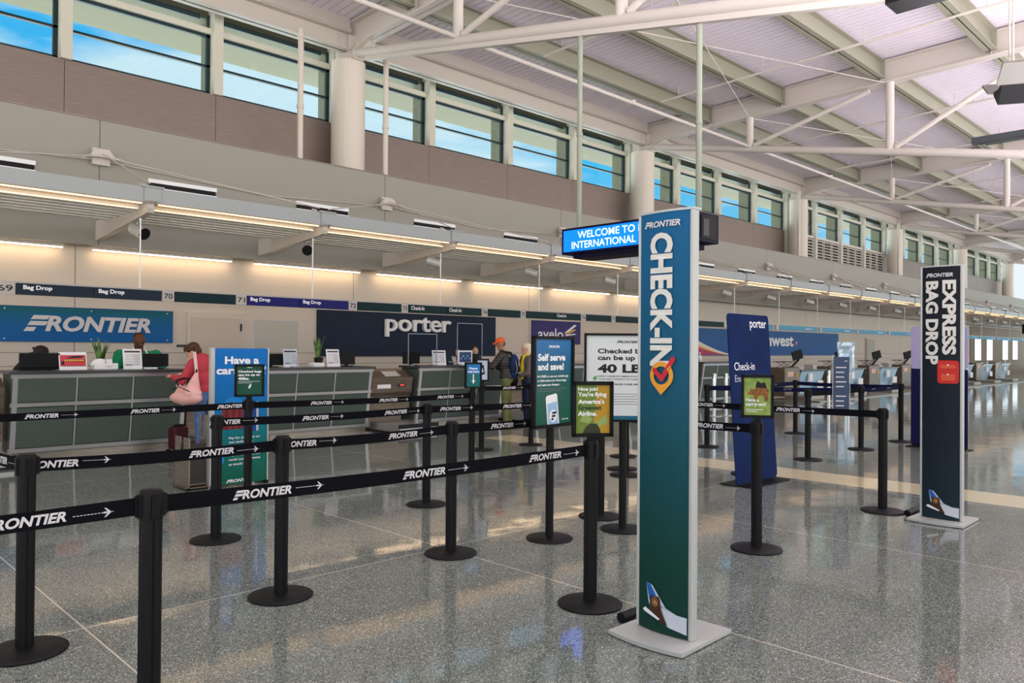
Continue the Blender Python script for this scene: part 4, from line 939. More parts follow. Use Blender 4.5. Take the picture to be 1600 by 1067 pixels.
def fill_b(q):
    x = -.0790; dn = Vector((0, 0, -1)); ri = Vector((0, -1, 0))
    q.logo((x, .125, 2.235), ri, UZ, .23, .036, 0)
    q.text('EXPRESS', (x, -.018, 2.205), dn, ri, .68, .112, .045, 0, 1)
    q.text('BAG DROP', (x, .125, 2.20), dn, ri, .765, .112, .045, 0, 1)
    q.flat([(a, b) for a, b in rrect(-.02, .152, 1.265, 1.475, .025)], (x+.0008, 0, 0), ri, UZ, 2)
    q.flat(rrect(.0, .132, 1.41, 1.425, .005), (x-.0004, 0, 0), ri, UZ, 3)
    for z0, z1 in ((1.40, 1.435), (1.29, 1.35)): q.flat([(.01, z0), (.122, z0), (.122, z1), (.01, z1)], (x-.0004, 0, 0), ri, UZ, 3)
    for z0 in (1.425, 1.34): q.flat(rrect(.06, .072, z0, z0+.014, .004), (x-.001, 0, 0), ri, UZ, 4)
    tail_print(q, .115, .05, .27, .25, 5, x)
    return [M_logo, mat('tower_white', C(214, 212, 204), .45), mat('case_red', C(196, 38, 34), .4), mat('case_orange', C(206, 84, 52), .4), M_wht]+TAILM
tower((3.61, 2.425, 0), 'tall blue to green tower lettered CHECK-IN with a pin and bear tail', [(0, C(0, 52, 40)), (.18, C(0, 58, 48)), (.45, C(0, 72, 84)), (.72, C(0, 82, 116)), (1, C(0, 90, 138))], fill_a, 2.295)
tower((7.86, 2.33, 0), 'dark navy tower lettered EXPRESS BAG DROP with a red suitcase', [(0, C(14, 38, 50)), (.3, C(10, 26, 40)), (1, C(8, 14, 26))], fill_b)

# ------------------------------------------------------------------ fabric banners
M_pbl = noisy('royal_blue_fabric', C(1, 28, 76), C(2, 33, 85), 3, .95, 0, (1, 1, 1), .15)
t = thing('banner_stand', 'royal blue fabric banner leaning back, lettered Check-in', 'banner', (8.5, 4.52, 0), 0)
W2 = .485; o = Vector((0, 0, .02)); u = Vector((-.02, .12, 1.93)).normalized(); n = RX.cross(u)
K = 14; P = []
b = MB().prism(rrect(-W2, W2, 0, 1.96, .05, 5), o, RX, u, n, .012)
b.build('fabric', M_pbl, t)
s_ = MB(); off = n*.0135
s_.text('porter', o+off+RX*.02+u*1.77, RX, u, .40, None, .012, 0, 0); s_.text('Check-in', o+off-RX*.39+u*1.30, RX, u, .47, None, .004, 0, 0); s_.text('Enregistrement', o+off-RX*.39+u*1.14, RX, u, .72, None, -.004, 0, 1)
s_.build('lettering', [M_wht, mat('soft_white_print', C(190, 200, 222), .5)], t)
MB().box(-.46, .46, -.2, .22, .004, .012).box(-.4, .4, -.01, .03, .012, .03).build('base_plate', M_blackp, t)
t = thing('banner_stand', 'lilac over navy fabric banner standing behind the dark bag drop tower', 'banner', (13.68, 4.12, 0), math.radians(-8), None)
b = MB()
b.prism(rrect(-.44, .44, 1.27, 1.96, .06, 5), (0, 0, 0), Vector((0, -1, 0)), UZ, Vector((-1, 0, 0)), .014, 0)
b.prism([(-.44, .03), (.44, .03), (.44, 1.27), (-.44, 1.27)], (0, 0, 0), Vector((0, -1, 0)), UZ, Vector((-1, 0, 0)), .0145, 1)
b.build('fabric', [mat('lilac_fabric', C(176, 168, 206), .6), mat('navy_fabric', C(10, 16, 66), .8)], t)
MB().box(-.2, .2, -.44, .44, .004, .014).box(-.02, .02, -.42, .42, .014, .035).build('base_plate', M_blackp, t)

# clear-legged notice stand and plastic-wrapped sign
t = thing('notice_stand', 'slate blue notice panel on clear acrylic legs, beyond the blue banner', 'sign', (10.95, 4.55, 0), 0)
r = rot2(math.radians(-52)); n = r.cross(UZ)
P = MB().obox(UZ*1.07, r, UZ, n, .21, .80, .01, 0)
for j in range(9):
    if j == 5: continue
    P.obox(UZ*(1.32-.067*j)+n*.0056-r*(.02 if j % 3 else .005), r, UZ, n, .11+.03*(j % 3 == 0), .016, .001, 1)
P.obox(UZ*1.41+n*.0056+r*.06, r, UZ, n, .04, .012, .001, 1); P.build('panel', [mat('slate_blue_panel', C(48, 66, 96), .3), M_logo], t)
q = MB()
for s in (-1, 1): q.obox(UZ*.34+r*s*.06, r, UZ, n, .035, .66, .012)
q.obox(UZ*1.07-n*.012, r, UZ, n, .23, .84, .006); q.lathe([(0, .0), (.2, 0), (.2, .012), (0, .012)]); q.build('acrylic', M_clear, t)
q = MB()
for s in (-1, 1): q.obox(UZ*.34+r*s*.08, r, UZ, n, .004, .66, .012); q.obox(UZ*1.07+r*s*.115, r, UZ, n, .006, .84, .012)
q.build('edge', M_silver, t)
t = thing('wrapped_sign', 'sign post wrapped in shiny clear plastic before the far desks', 'sign', (23.3, 9.55, 0), 0)
MB().lathe([(0, 0), (.22, 0), (.22, .015), (.04, .03), (0, .03)]).cyl((0, 0, .02), (0, 0, .95), .05).build('post', M_chrome, t)
q = MB(); r = rot2(math.radians(-50)); n = r.cross(UZ); rnd = random.Random(3); P = []
for j in range(9):
    for i in range(7): P.append(UZ*(.93+.11*j)+r*(-.26+.52*i/6)*(1-.12*math.sin(j*.39))+n*rnd.uniform(.0, .06))
for j in range(9):
    for i in range(7): P.append(UZ*(.93+.11*j)+r*(-.26+.52*i/6)*(1-.12*math.sin(j*.39))-n*rnd.uniform(.02, .07))
F = [(7*j+i, 7*j+i+1, 7*j+i+8, 7*j+i+7) for j in range(8) for i in range(6)]+[(63+7*j+i, 63+7*j+i+7, 63+7*j+i+8, 63+7*j+i+1) for j in range(8) for i in range(6)]
q.add(P, F).build('plastic_wrap', mat('wrap', C(190, 212, 226), .12, .35), t)

# ------------------------------------------------------------------ bag sizer with the blue carry-on panel
t = thing('bag_sizer', 'steel bag sizer with tall blue and green carry-on panel, beside woman in red', 'bag sizer', (3.65, 8.36, 0), 0)
PW, PH = .62, 1.53
MB().box(0, PW, -.012, .012, .02, PH).build('panel', gradient('carryon_print', [(0, C(0, 92, 66)), (.22, C(0, 104, 92)), (.42, C(0, 116, 130)), (.55, C(0, 112, 178)), (1, C(0, 106, 184))], 0, 1.53, .6), t)
MB().box(-.045, 0, -.02, .03, .0, PH+.005).box(PW, PW+.015, -.02, .03, 0, PH+.005).build('edge_frame', M_silver, t)
s_ = MB(); y = -.0135
s_.text('Have a', (.115, y, 1.355), RX, UZ, .40, .085, .035, 0, 0); s_.text('carry-on?', (.02, y, 1.215), RX, UZ, .58, .115, .035, 0, 0)
s_.text('Pay for your bag on', (.17, y, .515), RX, UZ, .36, .032, .02, 0, 0); s_.text('our mobile app', (.17, y, .47), RX, UZ, .28, .032, .02, 0, 0)
s_.text('Paying with an agent', (.17, y, .325), RX, UZ, .37, .032, .02, 0, 0); s_.text('could cost you twice', (.17, y, .275), RX, UZ, .37, .032, .02, 0, 0); s_.text('as much!', (.17, y, .23), RX, UZ, .16, .026, .02, 0, 0)
s_.logo((.14, y, .04), RX, UZ, .30, .035, 0)
cir = [(.22+.13*math.cos(a*.2618), .86+.13*math.sin(a*.2618)) for a in range(24)]; s_.flat(cir, (0, y+.0006, 0), RX, UZ, 1)
cir = [(.06+.06*math.cos(a*.2618), .30+.06*math.sin(a*.2618)) for a in range(24)]; s_.flat(cir, (0, y+.0006, 0), RX, UZ, 1)
s_.flat(rrect(.09, .33, .63, .90, .02), (0, y, 0), RX, UZ, 2); s_.flat(rrect(.33, .52, .60, .93, .02), (0, y, 0), RX, UZ, 3)
for xx in (.14, .22, .29): s_.flat([(xx-.012, .63), (xx+.012, .63), (xx+.012, .90), (xx-.012, .90)], (0, y-.0006, 0), RX, UZ, 4)
s_.flat([(.10, .68), (.32, .69), (.32, .70), (.10, .69)], (0, y-.0012, 0), RX, UZ, 0)
for xx in (.345, .37, .49, .505): s_.flat([(xx, .60), (xx+.008, .60), (xx+.008, .93), (xx, .93)], (0, y-.0006, 0), RX, UZ, 0)
for a in range(10): s_.flat([(.19+.03*math.cos(math.pi*a/10), .905+.03*math.sin(math.pi*a/10)), (.19+.03*math.cos(math.pi*(a+1)/10), .905+.03*math.sin(math.pi*(a+1)/10)), (.19+.02*math.cos(math.pi*(a+1)/10), .905+.02*math.sin(math.pi*(a+1)/10)), (.19+.02*math.cos(math.pi*a/10), .905+.02*math.sin(math.pi*a/10))], (0, y, 0), RX, UZ, 2)
s_.build('lettering', [M_wht, mat('disc_blue', C(20, 134, 208), .4), mat('case_maroon', C(128, 44, 48), .45), mat('case_blue', C(24, 70, 140), .45), mat('case_strap', C(92, 30, 36), .45)], t)
def slot_plate(b, x, y0, y1, z0, z1):
    yc = (y0+y1)/2; w = .04; zt_, zb_ = z1, z1-.22
    b.box(x-.006, x+.006, y0, yc-w, z0, z1).box(x-.006, x+.006, yc+w, y1, z0, z1).prism([(yc-w, z0), (yc+w, z0), (yc+w, zb_+.02), (yc+w*.7, zb_-.03), (yc, zb_-.05), (yc-w*.7, zb_-.03), (yc-w, zb_+.02)], (x-.006, 0, 0), RY, UZ, RX, .012)
q = MB(); slot_plate(q, -.25, .02, .40, .03, .56); slot_plate(q, -.06, .02, .22, .03, .80); q.build('end_plate', M_steel, t)
MB().box(-.25, -.06, .33, .36, .05, .50).box(-.25, -.06, .02, .36, .05, .07).box(-.29, -.05, .0, .42, .02, .035).build('bin', M_bag, t)
MB().box(-.24, -.07, .03, .045, .05, .50).build('front_plate', mat('dark_steel', C(70, 66, 62), .35, .6), t)
MB().box(-.28, -.25, .0, .04, 0, .03).box(-.12, -.09, .34, .38, 0, .03).box(PW-.04, PW, -.06, .2, 0, .03).box(-.04, .0, -.06, .2, 0, .03).build('foot', M_blackp, t)

# ------------------------------------------------------------------ hanging welcome display and lamps
t = thing('hanging_display', 'lit blue welcome display hung on two poles behind the check-in tower', 'display', (10.24, 7.6, 3.1), 0)
xf = -.29; ya, yb = 1.33, -1.35
MB().box(xf, .30, yb, ya, .06, .50, bev=.01).box(xf+.05, .22, yb+.2, ya-.22, -.02, .06).build('housing', mat('display_housing', C(10, 10, 40), .55, spec=.15), t)
MB().box(xf-.006, xf, yb+.05, ya-.05, .10, .46).build('screen', mat('display_blue', C(10, 110, 230), .3, emit=(.0, .13, 1.0, 1), es=1.7), t)
s_ = MB(); mm = mat('display_white', C(230, 240, 255), .3, emit=(.75, .92, 1, 1), es=1.15)
s_.text('WELCOME TO I', (xf-.009, .96, .305), Vector((0, -1, 0)), UZ, 1.27, .12, .008, 0, 0); s_.text('INTERNATIONAL', (xf-.009, 1.09, .14), Vector((0, -1, 0)), UZ, 1.33, .12, .008, 0, 0); s_.build('lettering', mm, t)
MB().box(-.20, .20, yb-.012, yb, .11, .45).box(-.15, .0, yb-.016, yb-.01, .15, .40, 1).build('end_panel', [M_blackp, mat('end_grey', C(60, 62, 58), .4)], t)
for yy, zz in ((1.19, 3.87), (-1.18, 3.38)): MB().cyl((0, yy, .5), (0, yy, zz), .045, n=16).cyl((0, yy, zz*.55), (0, yy, zz*.55+.06), .055, n=16).build('pole', mat('pole_grey_green', C(150, 156, 140), .45), t)
t = thing('uplight_fixture', 'angular uplight with pale reflector wings hung on white rods near the roof', 'lamp', (18.66, 4.26, 7.0), .5)
MB().prism([(-.30, .0), (0, -.30), (.30, .0), (.22, .05), (0, .02), (-.22, .05)], (0, -.25, 0), RX, UZ, RY, .5).build('body', M_blackp, t)
MB().prism([(-.75, .32), (-.30, .02), (-.28, .06), (-.72, .36)], (0, -.35, 0), RX, UZ, RY, .7).prism([(.75, .32), (.30, .02), (.28, .06), (.72, .36)], (0, -.35, 0), RX, UZ, RY, .7).build('reflector', mat('reflector_grey', C(120, 118, 112), .5), t)
MB().cyl((-.12, 0, .05), (-.12, 0, 2.5), .02).cyl((.12, 0, .05), (.12, 0, 2.5), .02).cyl((-.12, 0, .5), (.12, 0, .8), .012).cyl((.12, 0, .5), (-.12, 0, .8), .012).build('hanger', M_steelw, t)
t = tag(MB().box(22.58, 22.80, -1.5, 6.05, 6.93, 7.10, bev=.01).box(22.60, 22.78, -1.5, 5.75, 6.88, 6.93).build('linear_light', mat('charcoal_metal', C(66, 72, 74), .4)), 'long charcoal linear light fixture slung under the second truss', 'lamp')
t = thing('hanging_sign', 'small dark hanging sign with a red square over the far desks', 'sign', (57.5, 12.3, 2.7), 0)
MB().box(-.7, .7, -.06, .06, 0, .6).build('panel', M_blackp, t); MB().box(.1, .5, -.066, -.06, .12, .4).box(-.6, 0, -.066, -.06, .42, .55, 1).build('print', [mat('sign_red', C(170, 30, 50), .5, emit=(.7, .05, .1, 1), es=.5), M_wht], t)
t = thing('wall_camera', 'small dark dome camera on the upper wall past the welcome display', 'camera', (22.4, 14.55, 4.55), 0)
MB().lathe([(0, -.07), (.05, -.05), (.07, 0), (.07, .05), (0, .05)], (0, -.08, 0), 16).box(-.03, .03, -.08, 0, -.02, .04).build('dome', M_blackp, t)
MB().box(-.05, .05, -.02, 0, -.06, .06).build('plate', M_wht, t)
#@@PEOPLE
# ------------------------------------------------------------------ people: one continuous skin grown over tapered limbs
class Fig:
    def __init__(s): s.p = []
    def cap(s, a, b, r0, r1, m): s.p.append(('c', Vector(a), Vector(b), r0, r1, m)); return s
    def ell(s, c, r, m, rot=None): s.p.append(('e', Vector(c), Vector(r), rot or Matrix.Identity(3), 0, m)); return s
    def lean(s, z0, ky, kx=0):
        def L(v): return Vector((v.x+kx*max(0, v.z-z0), v.y+ky*max(0, v.z-z0), v.z-.35*(ky*ky+kx*kx)*max(0, v.z-z0)))
        s.p = [(k, L(a), L(b) if k == 'c' else b, c, d, m) for k, a, b, c, d, m in s.p]; return s
    def mesh(s, name, mats, parent, voxel=.012, smooth=3):
        bm = bmesh.new()
        for k, a, b, c, d, m in s.p:
            if k == 'e':
                g = bmesh.ops.create_uvsphere(bm, u_segments=20, v_segments=12, radius=1)
                for v in g['verts']: v.co = a+d_mul(c, Vector((v.co.x*b.x, v.co.y*b.y, v.co.z*b.z)))
            else:
                dv = b-a; ln = max(dv.length, 1e-5); z = dv/ln; x = z.orthogonal().normalized(); y = z.cross(x); rings = []
                for base, r, sg in ((a, c, -1), (b, d, 1)):
                    for i in range(5):
                        t = (math.pi/2)*(i/4) if sg > 0 else (math.pi/2)*(1-i/4)
                        rings.append((base+z*sg*r*math.sin(t), max(r*math.cos(t), 1e-4)))
                vs = [[bm.verts.new(p+x*r*math.cos(2*math.pi*j/14)+y*r*math.sin(2*math.pi*j/14)) for j in range(14)] for p, r in rings]
                for i in range(len(vs)-1):
                    for j in range(14): bm.faces.new((vs[i][j], vs[i][(j+1) % 14], vs[i+1][(j+1) % 14], vs[i+1][j]))
                bm.faces.new(vs[0][::-1]); bm.faces.new(vs[-1])
        me = bpy.data.meshes.new('tmp'); bm.to_mesh(me); bm.free()
        o = bpy.data.objects.new('tmp', me); COL.objects.link(o)
        md = o.modifiers.new('r', 'REMESH'); md.mode = 'VOXEL'; md.voxel_size = voxel
        sm = o.modifiers.new('s', 'SMOOTH'); sm.iterations = smooth; sm.factor = .5
        out = bpy.data.meshes.new_from_object(o.evaluated_get(bpy.context.evaluated_depsgraph_get())); bpy.data.objects.remove(o); bpy.data.meshes.remove(me)
        n = len(out.polygons); ctr = np.empty(n*3); out.polygons.foreach_get('center', ctr); ctr = ctr.reshape(-1, 3)
        best = np.full(n, 1e9); idx = np.zeros(n, dtype=np.int32)
        for k, a, b, c, d, m in s.p:
            A = np.array(a)
            if k == 'e':
                q = (ctr-A) @ np.array(c); ds = (np.linalg.norm(q/np.array(b), axis=1)-1)*min(b)
            else:
                dv = np.array(b)-A; t = np.clip(((ctr-A) @ dv)/max(dv @ dv, 1e-9), 0, 1); ds = np.linalg.norm(ctr-A-t[:, None]*dv, axis=1)-(c+(d-c)*t)
            w = ds < best; best[w] = ds[w]; idx[w] = m
        for mm in mats: out.materials.append(mm)
        out.polygons.foreach_set('material_index', idx); out.polygons.foreach_set('use_smooth', [True]*n); out.name = name
        ob = bpy.data.objects.new(name, out); COL.objects.link(ob); ob.parent = parent; return ob
def d_mul(R, v): return R @ v
def hand(F, w, d, n, m, curl=.5, side=1):
    w, d, n = Vector(w), Vector(d).normalized(), Vector(n).normalized(); s = d.cross(n)*side
    F.cap(w, w+d*.075, .026, .030, m); F.cap(w+d*.03+s*.018, w+d*.08+s*.026, .016, .014, m); F.cap(w+d*.03-s*.018, w+d*.08-s*.026, .016, .014, m)
    for i, (o, l) in enumerate(((.030, .070), (.011, .080), (-.010, .074), (-.029, .058))):
        b = w+d*.085+s*o; k = b+d*l*.5+n*(.012*curl); F.cap(b, k, .0105, .0095, m); F.cap(k, k+(d*(1-curl*.6)+n*curl).normalized()*l*.5, .0095, .0085, m)
    b = w+d*.025+s*.03; F.cap(b, b+(d*.5+s).normalized()*.035, .013, .012, m); F.cap(b+(d*.5+s).normalized()*.035, b+(d*.9+s*.7+n*.3).normalized()*.065, .012, .010, m)
def head(F, c, fdir, m, sc=1.0, jaw=True):
    c = Vector(c); f = Vector(fdir).normalized(); x = f.cross(UZ).normalized(); z = x.cross(f); R = Matrix((x, f, z)).transposed()
    P = lambda a, b, e: c+(x*a+f*b+z*e)*sc
    F.ell(c+z*.01*sc, Vector((.076, .096, .10))*sc, m, R); F.ell(P(0, .018, -.055), Vector((.058, .070, .068))*sc, m, R)
    F.cap(P(0, .088, .005), P(0, .112, -.030), .010*sc, .015*sc, m); F.cap(P(-.012, .100, -.034), P(.012, .100, -.034), .008*sc, .008*sc, m)
    F.cap(P(-.03, .083, .024), P(.03, .083, .024), .011*sc, .011*sc, m); F.cap(P(-.018, .084, -.062), P(.018, .084, -.062), .008*sc, .008*sc, m); F.ell(P(0, .078, -.098), Vector((.026, .02, .02))*sc, m, R)
    for s in (-1, 1): F.ell(P(s*.076, -.005, -.005), Vector((.013, .024, .034))*sc, m, R)
    return P
def face_bits(P, parent, eye=True):
    b = MB()
    for s in (-1, 1):
        c = P(s*.032, .082, .006); b.lathe([(0, -.010), (.008, -.006), (.010, 0), (.008, .006), (0, .010)], c, 10)
    b.build('eyes', mat('eye_dark', C(40, 30, 26), .25), parent)
def legs(F, m, shoe, hipz=.93, w=.10, toe=(0, 1), spread=.02, fat=1.0):
    for s in (-1, 1):
        F.cap((s*w, 0, hipz-.03), (s*(w+spread), .015, .50), .098*fat, .066*fat, m); F.cap((s*(w+spread), .015, .50), (s*(w+spread), -.015, .11), .066*fat, .056*fat, m)
        F.cap((s*(w+spread), -.03, .055), (s*(w+spread)+toe[0]*.15, -.03+toe[1]*.17, .035), .046, .034, shoe)
    F.ell((0, 0, hipz+.02), (.165*fat, .125*fat, .13), m)
def torso(F, m, wide=1.0, sh=1.42, deep=1.0):
    F.ell((0, 0, 1.06), (.16*wide, .12*deep, .17), m); F.ell((0, .0, 1.26), (.19*wide, .13*deep, .20), m); F.cap((-.15*wide, 0, sh-.02), (.15*wide, 0, sh-.02), .07, .07, m)
def arm(F, sh, el, wr, m, r=(.062, .050, .040)): F.cap(sh, el, r[0], r[1], m); F.cap(el, wr, r[1], r[2], m)
SK_L = mat('fair_skin', C(214, 164, 138), .5); SK_D = mat('brown_skin', C(92, 58, 42), .5); SK_M = mat('tan_skin', C(170, 118, 90), .5)
def stripe(name, c1, c2, scale, rough=.75):
    if name in MATS: return MATS[name]
    return wave_material(name, [(0, c1), (.62, c1), (.78, c2), (1, c2)], scale, .4, (1, 1, 1), direction='Z', rough=rough)
M_jean = noisy('blue_denim', C(66, 96, 140), C(92, 122, 164), 14, .8); M_olive = noisy('olive_cloth', C(92, 98, 56), C(112, 116, 70), 9, .8)
M_red = stripe('red_striped_knit', C(168, 34, 52), C(206, 92, 100), 16)
M_puff = wave_material('dark_quilted_nylon', [(0, C(26, 24, 24)), (.3, C(58, 54, 52)), (1, C(66, 62, 60))], 5.5, .5, direction='Z', rough=.45)
M_green = mat('green_polo', C(12, 128, 84), .75); M_orange = mat('orange_cap', C(230, 98, 36), .7)

# man in orange cap at the third counter
t = thing('person', 'person in orange cap, dark puffer jacket and olive trousers leaning on the counter', 'person', (10.93, 11.25, 0), math.radians(30))
F = Fig(); legs(F, 1, 3, fat=1.08); torso(F, 0, 1.08, 1.43, 1.08); F.ell((0, 0, .98), (.19, .15, .13), 0); F.lean(.95, .18)
hc = Vector((0, .15, 1.645)); F.cap((0, .09, 1.44), (0, .13, 1.57), .062, .056, 2); fd = Vector((-.75, .62, -.28)); P = head(F, hc, fd, 2)
arm(F, (-.19, .09, 1.40), (-.32, .22, 1.18), (-.24, .46, 1.24), 0, (.078, .066, .052)); hand(F, (-.24, .48, 1.25), (.1, 1, 0), (0, 0, -1), 2, .3, -1)
arm(F, (.20, .09, 1.40), (.30, .20, 1.14), (.18, .44, 1.22), 0, (.078, .066, .052)); hand(F, (.17, .46, 1.23), (-.3, 1, 0), (0, 0, -1), 2, .3, 1)
F.cap((-.10, .10, 1.47), (.10, .10, 1.47), .055, .055, 0)
F.mesh('body', [M_puff, M_olive, SK_M, mat('red_black_shoe', C(96, 34, 34), .6)], t); face_bits(P, t)
f = fd.normalized(); x = f.cross(UZ).normalized(); z = x.cross(f)
H = Fig(); R = Matrix((x, f, z)).transposed(); H.ell(hc+z*.055-f*.006, (.088, .108, .072), 0, R); H.cap(hc+f*.085+z*.052-x*.03, hc+f*.165+z*.035-x*.015, .014, .012, 0).cap(hc+f*.085+z*.052+x*.03, hc+f*.165+z*.035+x*.015, .014, .012, 0).cap(hc+f*.09+z*.052, hc+f*.178+z*.034, .016, .012, 0); H.mesh('cap', [M_orange], t, .008, 2)
H = Fig(); H.ell(hc-f*.03+z*-.01, (.080, .078, .07), 0, R); H.mesh('hair', [mat('grey_brown_hair', C(88, 76, 66), .8)], t, .009, 2)
b_ = thing('backpack', 'blue and black backpack on the back of the capped man', 'backpack', (10.93, 11.25, 0), math.radians(30))
H = Fig(); H.ell((.03, -.13, 1.22), (.155, .10, .22), 0).ell((.03, -.19, 1.12), (.125, .07, .11), 1).cap((-.06, -.14, 1.02), (.12, -.14, 1.02), .055, .055, 0).cap((.03, -.10, 1.40), (.03, -.04, 1.45), .03, .02, 2)
H.mesh('pack', [mat('pack_blue', C(18, 44, 84), .8), mat('pack_navy', C(16, 26, 48), .8), M_blackp], b_, .011)
s_ = MB()
for s in (-1, 1): s_.tube([(s*.11, -.06, 1.46), (s*.13, .08, 1.49), (s*.155, .20, 1.38), (s*.15, .20, 1.22)], .016); s_.tube([(s*.10, -.20, 1.30), (s*.11, -.235, 1.16), (s*.09, -.21, 1.04)], .008, m=1)
s_.build('strap', [M_blackp, mat('strap_grey', C(150, 146, 140), .7)], b_)
MB().box(-.10, .14, -.265, -.25, 1.05, 1.075).box(-.06, -.02, -.262, -.25, 1.20, 1.28).build('trim', mat('pack_trim', C(176, 168, 152), .7), b_)

# white-haired woman beyond
t = thing('person', 'white-haired person in yellow scarf and dark clothes beyond the capped man', 'person', (11.42, 11.15, 0), math.radians(62))
F = Fig(); legs(F, 1, 2, .88, fat=1.02); torso(F, 0, 1.02, 1.34, 1.05); F.lean(.9, .05)
hc = Vector((0, .04, 1.535)); F.cap((0, .02, 1.36), (0, .03, 1.47), .05, .048, 3); fd = Vector((.0, 1, -.12)); P = head(F, hc, fd, 3, .97)
arm(F, (-.17, .02, 1.32), (-.24, .08, 1.05), (-.12, .30, .98), 0); hand(F, (-.11, .32, .98), (.4, 1, 0), (0, 0, -1), 3, .6, -1)
arm(F, (.17, .02, 1.32), (.24, .06, 1.06), (.12, .30, 1.0), 0); hand(F, (.11, .32, 1.0), (-.4, 1, 0), (0, 0, -1), 3, .6, 1)
F.mesh('body', [mat('grey_cardigan', C(98, 92, 90), .8), mat('dark_denim', C(38, 48, 76), .8), M_ink, SK_L], t); face_bits(P, t)
H = Fig(); H.ell(hc+Vector((0, -.025, .045)), (.092, .10, .085), 0).ell(hc+Vector((0, -.05, -.03)), (.088, .07, .10), 0); H.mesh('hair', [mat('white_hair', C(226, 212, 186), .8)], t, .01)
H = Fig(); H.cap((-.07, .03, 1.40), (.07, .03, 1.40), .055, .055, 0).cap((-.06, .10, 1.38), (-.07, .15, 1.12), .045, .05, 0).cap((-.07, .15, 1.12), (-.06, .15, .95), .05, .04, 0).cap((.06, .09, 1.38), (.07, .14, 1.2), .045, .045, 1); H.mesh('scarf', [mat('yellow_scarf', C(222, 206, 40), .75), mat('red_scarf', C(176, 44, 48), .75)], t, .01)
hb_ = thing('handbag', 'dark handbag with pale rim held by the white-haired woman', 'bag', (11.10, 11.25, .80), .5)
MB().lathe([(0, 0), (.15, 0), (.19, .10), (.19, .20), (.17, .2), (.17, .12), (0, .1)], n=20, squash=.45).build('body', M_blackp, hb_); MB().lathe([(.19, .185), (.197, .19), (.197, .205), (.19, .21)], n=20, squash=.45).build('rim', M_plate, hb_)
s_ = MB(); s_.tube([(-.13, 0, .2), (-.10, 0, .36), (0, 0, .42), (.10, 0, .36), (.13, 0, .2)], .01); s_.build('handle', M_blackp, hb_)

# woman in red jumper with pink bag at the first counter
t = thing('person', 'short-haired person in red striped jumper and jeans facing the counter', 'person', (4.75, 11.15, 0), math.radians(26))
F = Fig(); legs(F, 1, 2, .87, fat=1.0); torso(F, 0, 1.02, 1.33, 1.08); F.ell((0, 0, .92), (.17, .135, .10), 0); F.lean(.9, .20)
hc = Vector((-.03, .22, 1.475)); F.cap((0, .09, 1.34), (-.02, .17, 1.43), .055, .05, 3); fd = Vector((-.45, .75, -.55)); P = head(F, hc, fd, 3, .97)
arm(F, (-.18, .09, 1.30), (-.29, .16, 1.05), (-.18, .42, 1.10), 0, (.068, .058, .046)); hand(F, (-.17, .44, 1.11), (.2, 1, 0), (0, 0, -1), 3, .5, -1)
arm(F, (.18, .09, 1.30), (.26, .20, 1.05), (.10, .44, 1.12), 0, (.068, .058, .046)); hand(F, (.09, .46, 1.13), (-.2, 1, 0), (0, 0, -1), 3, .5, 1)
F.mesh('body', [M_red, M_jean, mat('dark_shoe', C(40, 40, 46), .6), SK_L], t); face_bits(P, t)
f = fd.normalized(); x = f.cross(UZ).normalized(); z = x.cross(f); R = Matrix((x, f, z)).transposed()
H = Fig(); H.ell(hc+z*.035-f*.022, (.092, .105, .092), 0, R).ell(hc-z*.02-f*.05, (.086, .072, .09), 0, R).cap(hc+z*.085+f*.06, hc+z*.06+f*.088, .03, .02, 0); H.mesh('hair', [noisy('chestnut_hair', C(52, 34, 24), C(84, 54, 36), 30, .6)], t, .009)
b_ = thing('shoulder_bag', 'large pale pink shoulder bag hanging beside the woman in red', 'bag', (4.75, 11.15, 0), math.radians(26))
H = Fig(); H.ell((-.35, .04, .82), (.10, .28, .10), 0).ell((-.35, .0, .89), (.08, .23, .10), 0).cap((-.34, -.06, .90), (-.27, -.06, 1.15), .12, .03, 0).cap((-.35, .12, .92), (-.33, .20, 1.0), .05, .03, 0)
H.mesh('pouch', [noisy('pink_leather', C(226, 168, 158), C(236, 186, 176), 7, .5, 0, (1, 1, 1), .9)], b_, .012)
s_ = MB(); s_.obox((-.245, -.03, 1.30), RX, (0, .14, 1), (0, 1, -.14), .05, .34, .012); s_.tube([(-.27, -.06, 1.14), (-.25, -.05, 1.22)], .014, m=1); s_.build('strap', [mat('pale_strap', C(232, 206, 202), .6), M_blackp], b_)
s_ = MB(); s_.tube([(-.36, .16, .98), (-.37, .20, 1.06), (-.34, .10, 1.10), (-.30, .0, 1.08)], .012); s_.tube([(-.44, .20, .94), (-.46, .06, .98), (-.46, -.12, .92)], .006); s_.build('trim', M_blackp, b_)

# agents behind the counters
t = thing('person', 'bald agent in green shirt and lanyard, looking down behind the counter', 'person', (4.48, 13.15, 0), math.radians(172))
F = Fig(); legs(F, 1, 1, .94, fat=1.2); torso(F, 0, 1.45, 1.42, 1.55); F.ell((0, .04, 1.05), (.25, .20, .2), 0); F.lean(1.0, .10)
hc = Vector((0, .14, 1.63)); F.cap((0, .05, 1.44), (0, .10, 1.56), .075, .07, 2); fd = Vector((0, 1, -.5)); P = head(F, hc, fd, 2, 1.12)
for s in (-1, 1):
    arm(F, (s*.27, .05, 1.40), (s*.36, .14, 1.14), (s*.20, .40, 1.12), 0, (.09, .07, .05)); F.cap((s*.28, .28, 1.13), (s*.18, .42, 1.13), .05, .04, 2); hand(F, (s*.16, .44, 1.14), (-s*.3, 1, 0), (0, 0, -1), 2, .6, s)
F.mesh('body', [M_green, M_ink, SK_D], t); face_bits(P, t)
H = Fig(); H.ell(hc+Vector((0, -.02, .05)), (.086, .10, .085), 0); H.mesh('hair', [mat('cropped_hair', C(46, 32, 26), .8)], t, .009)
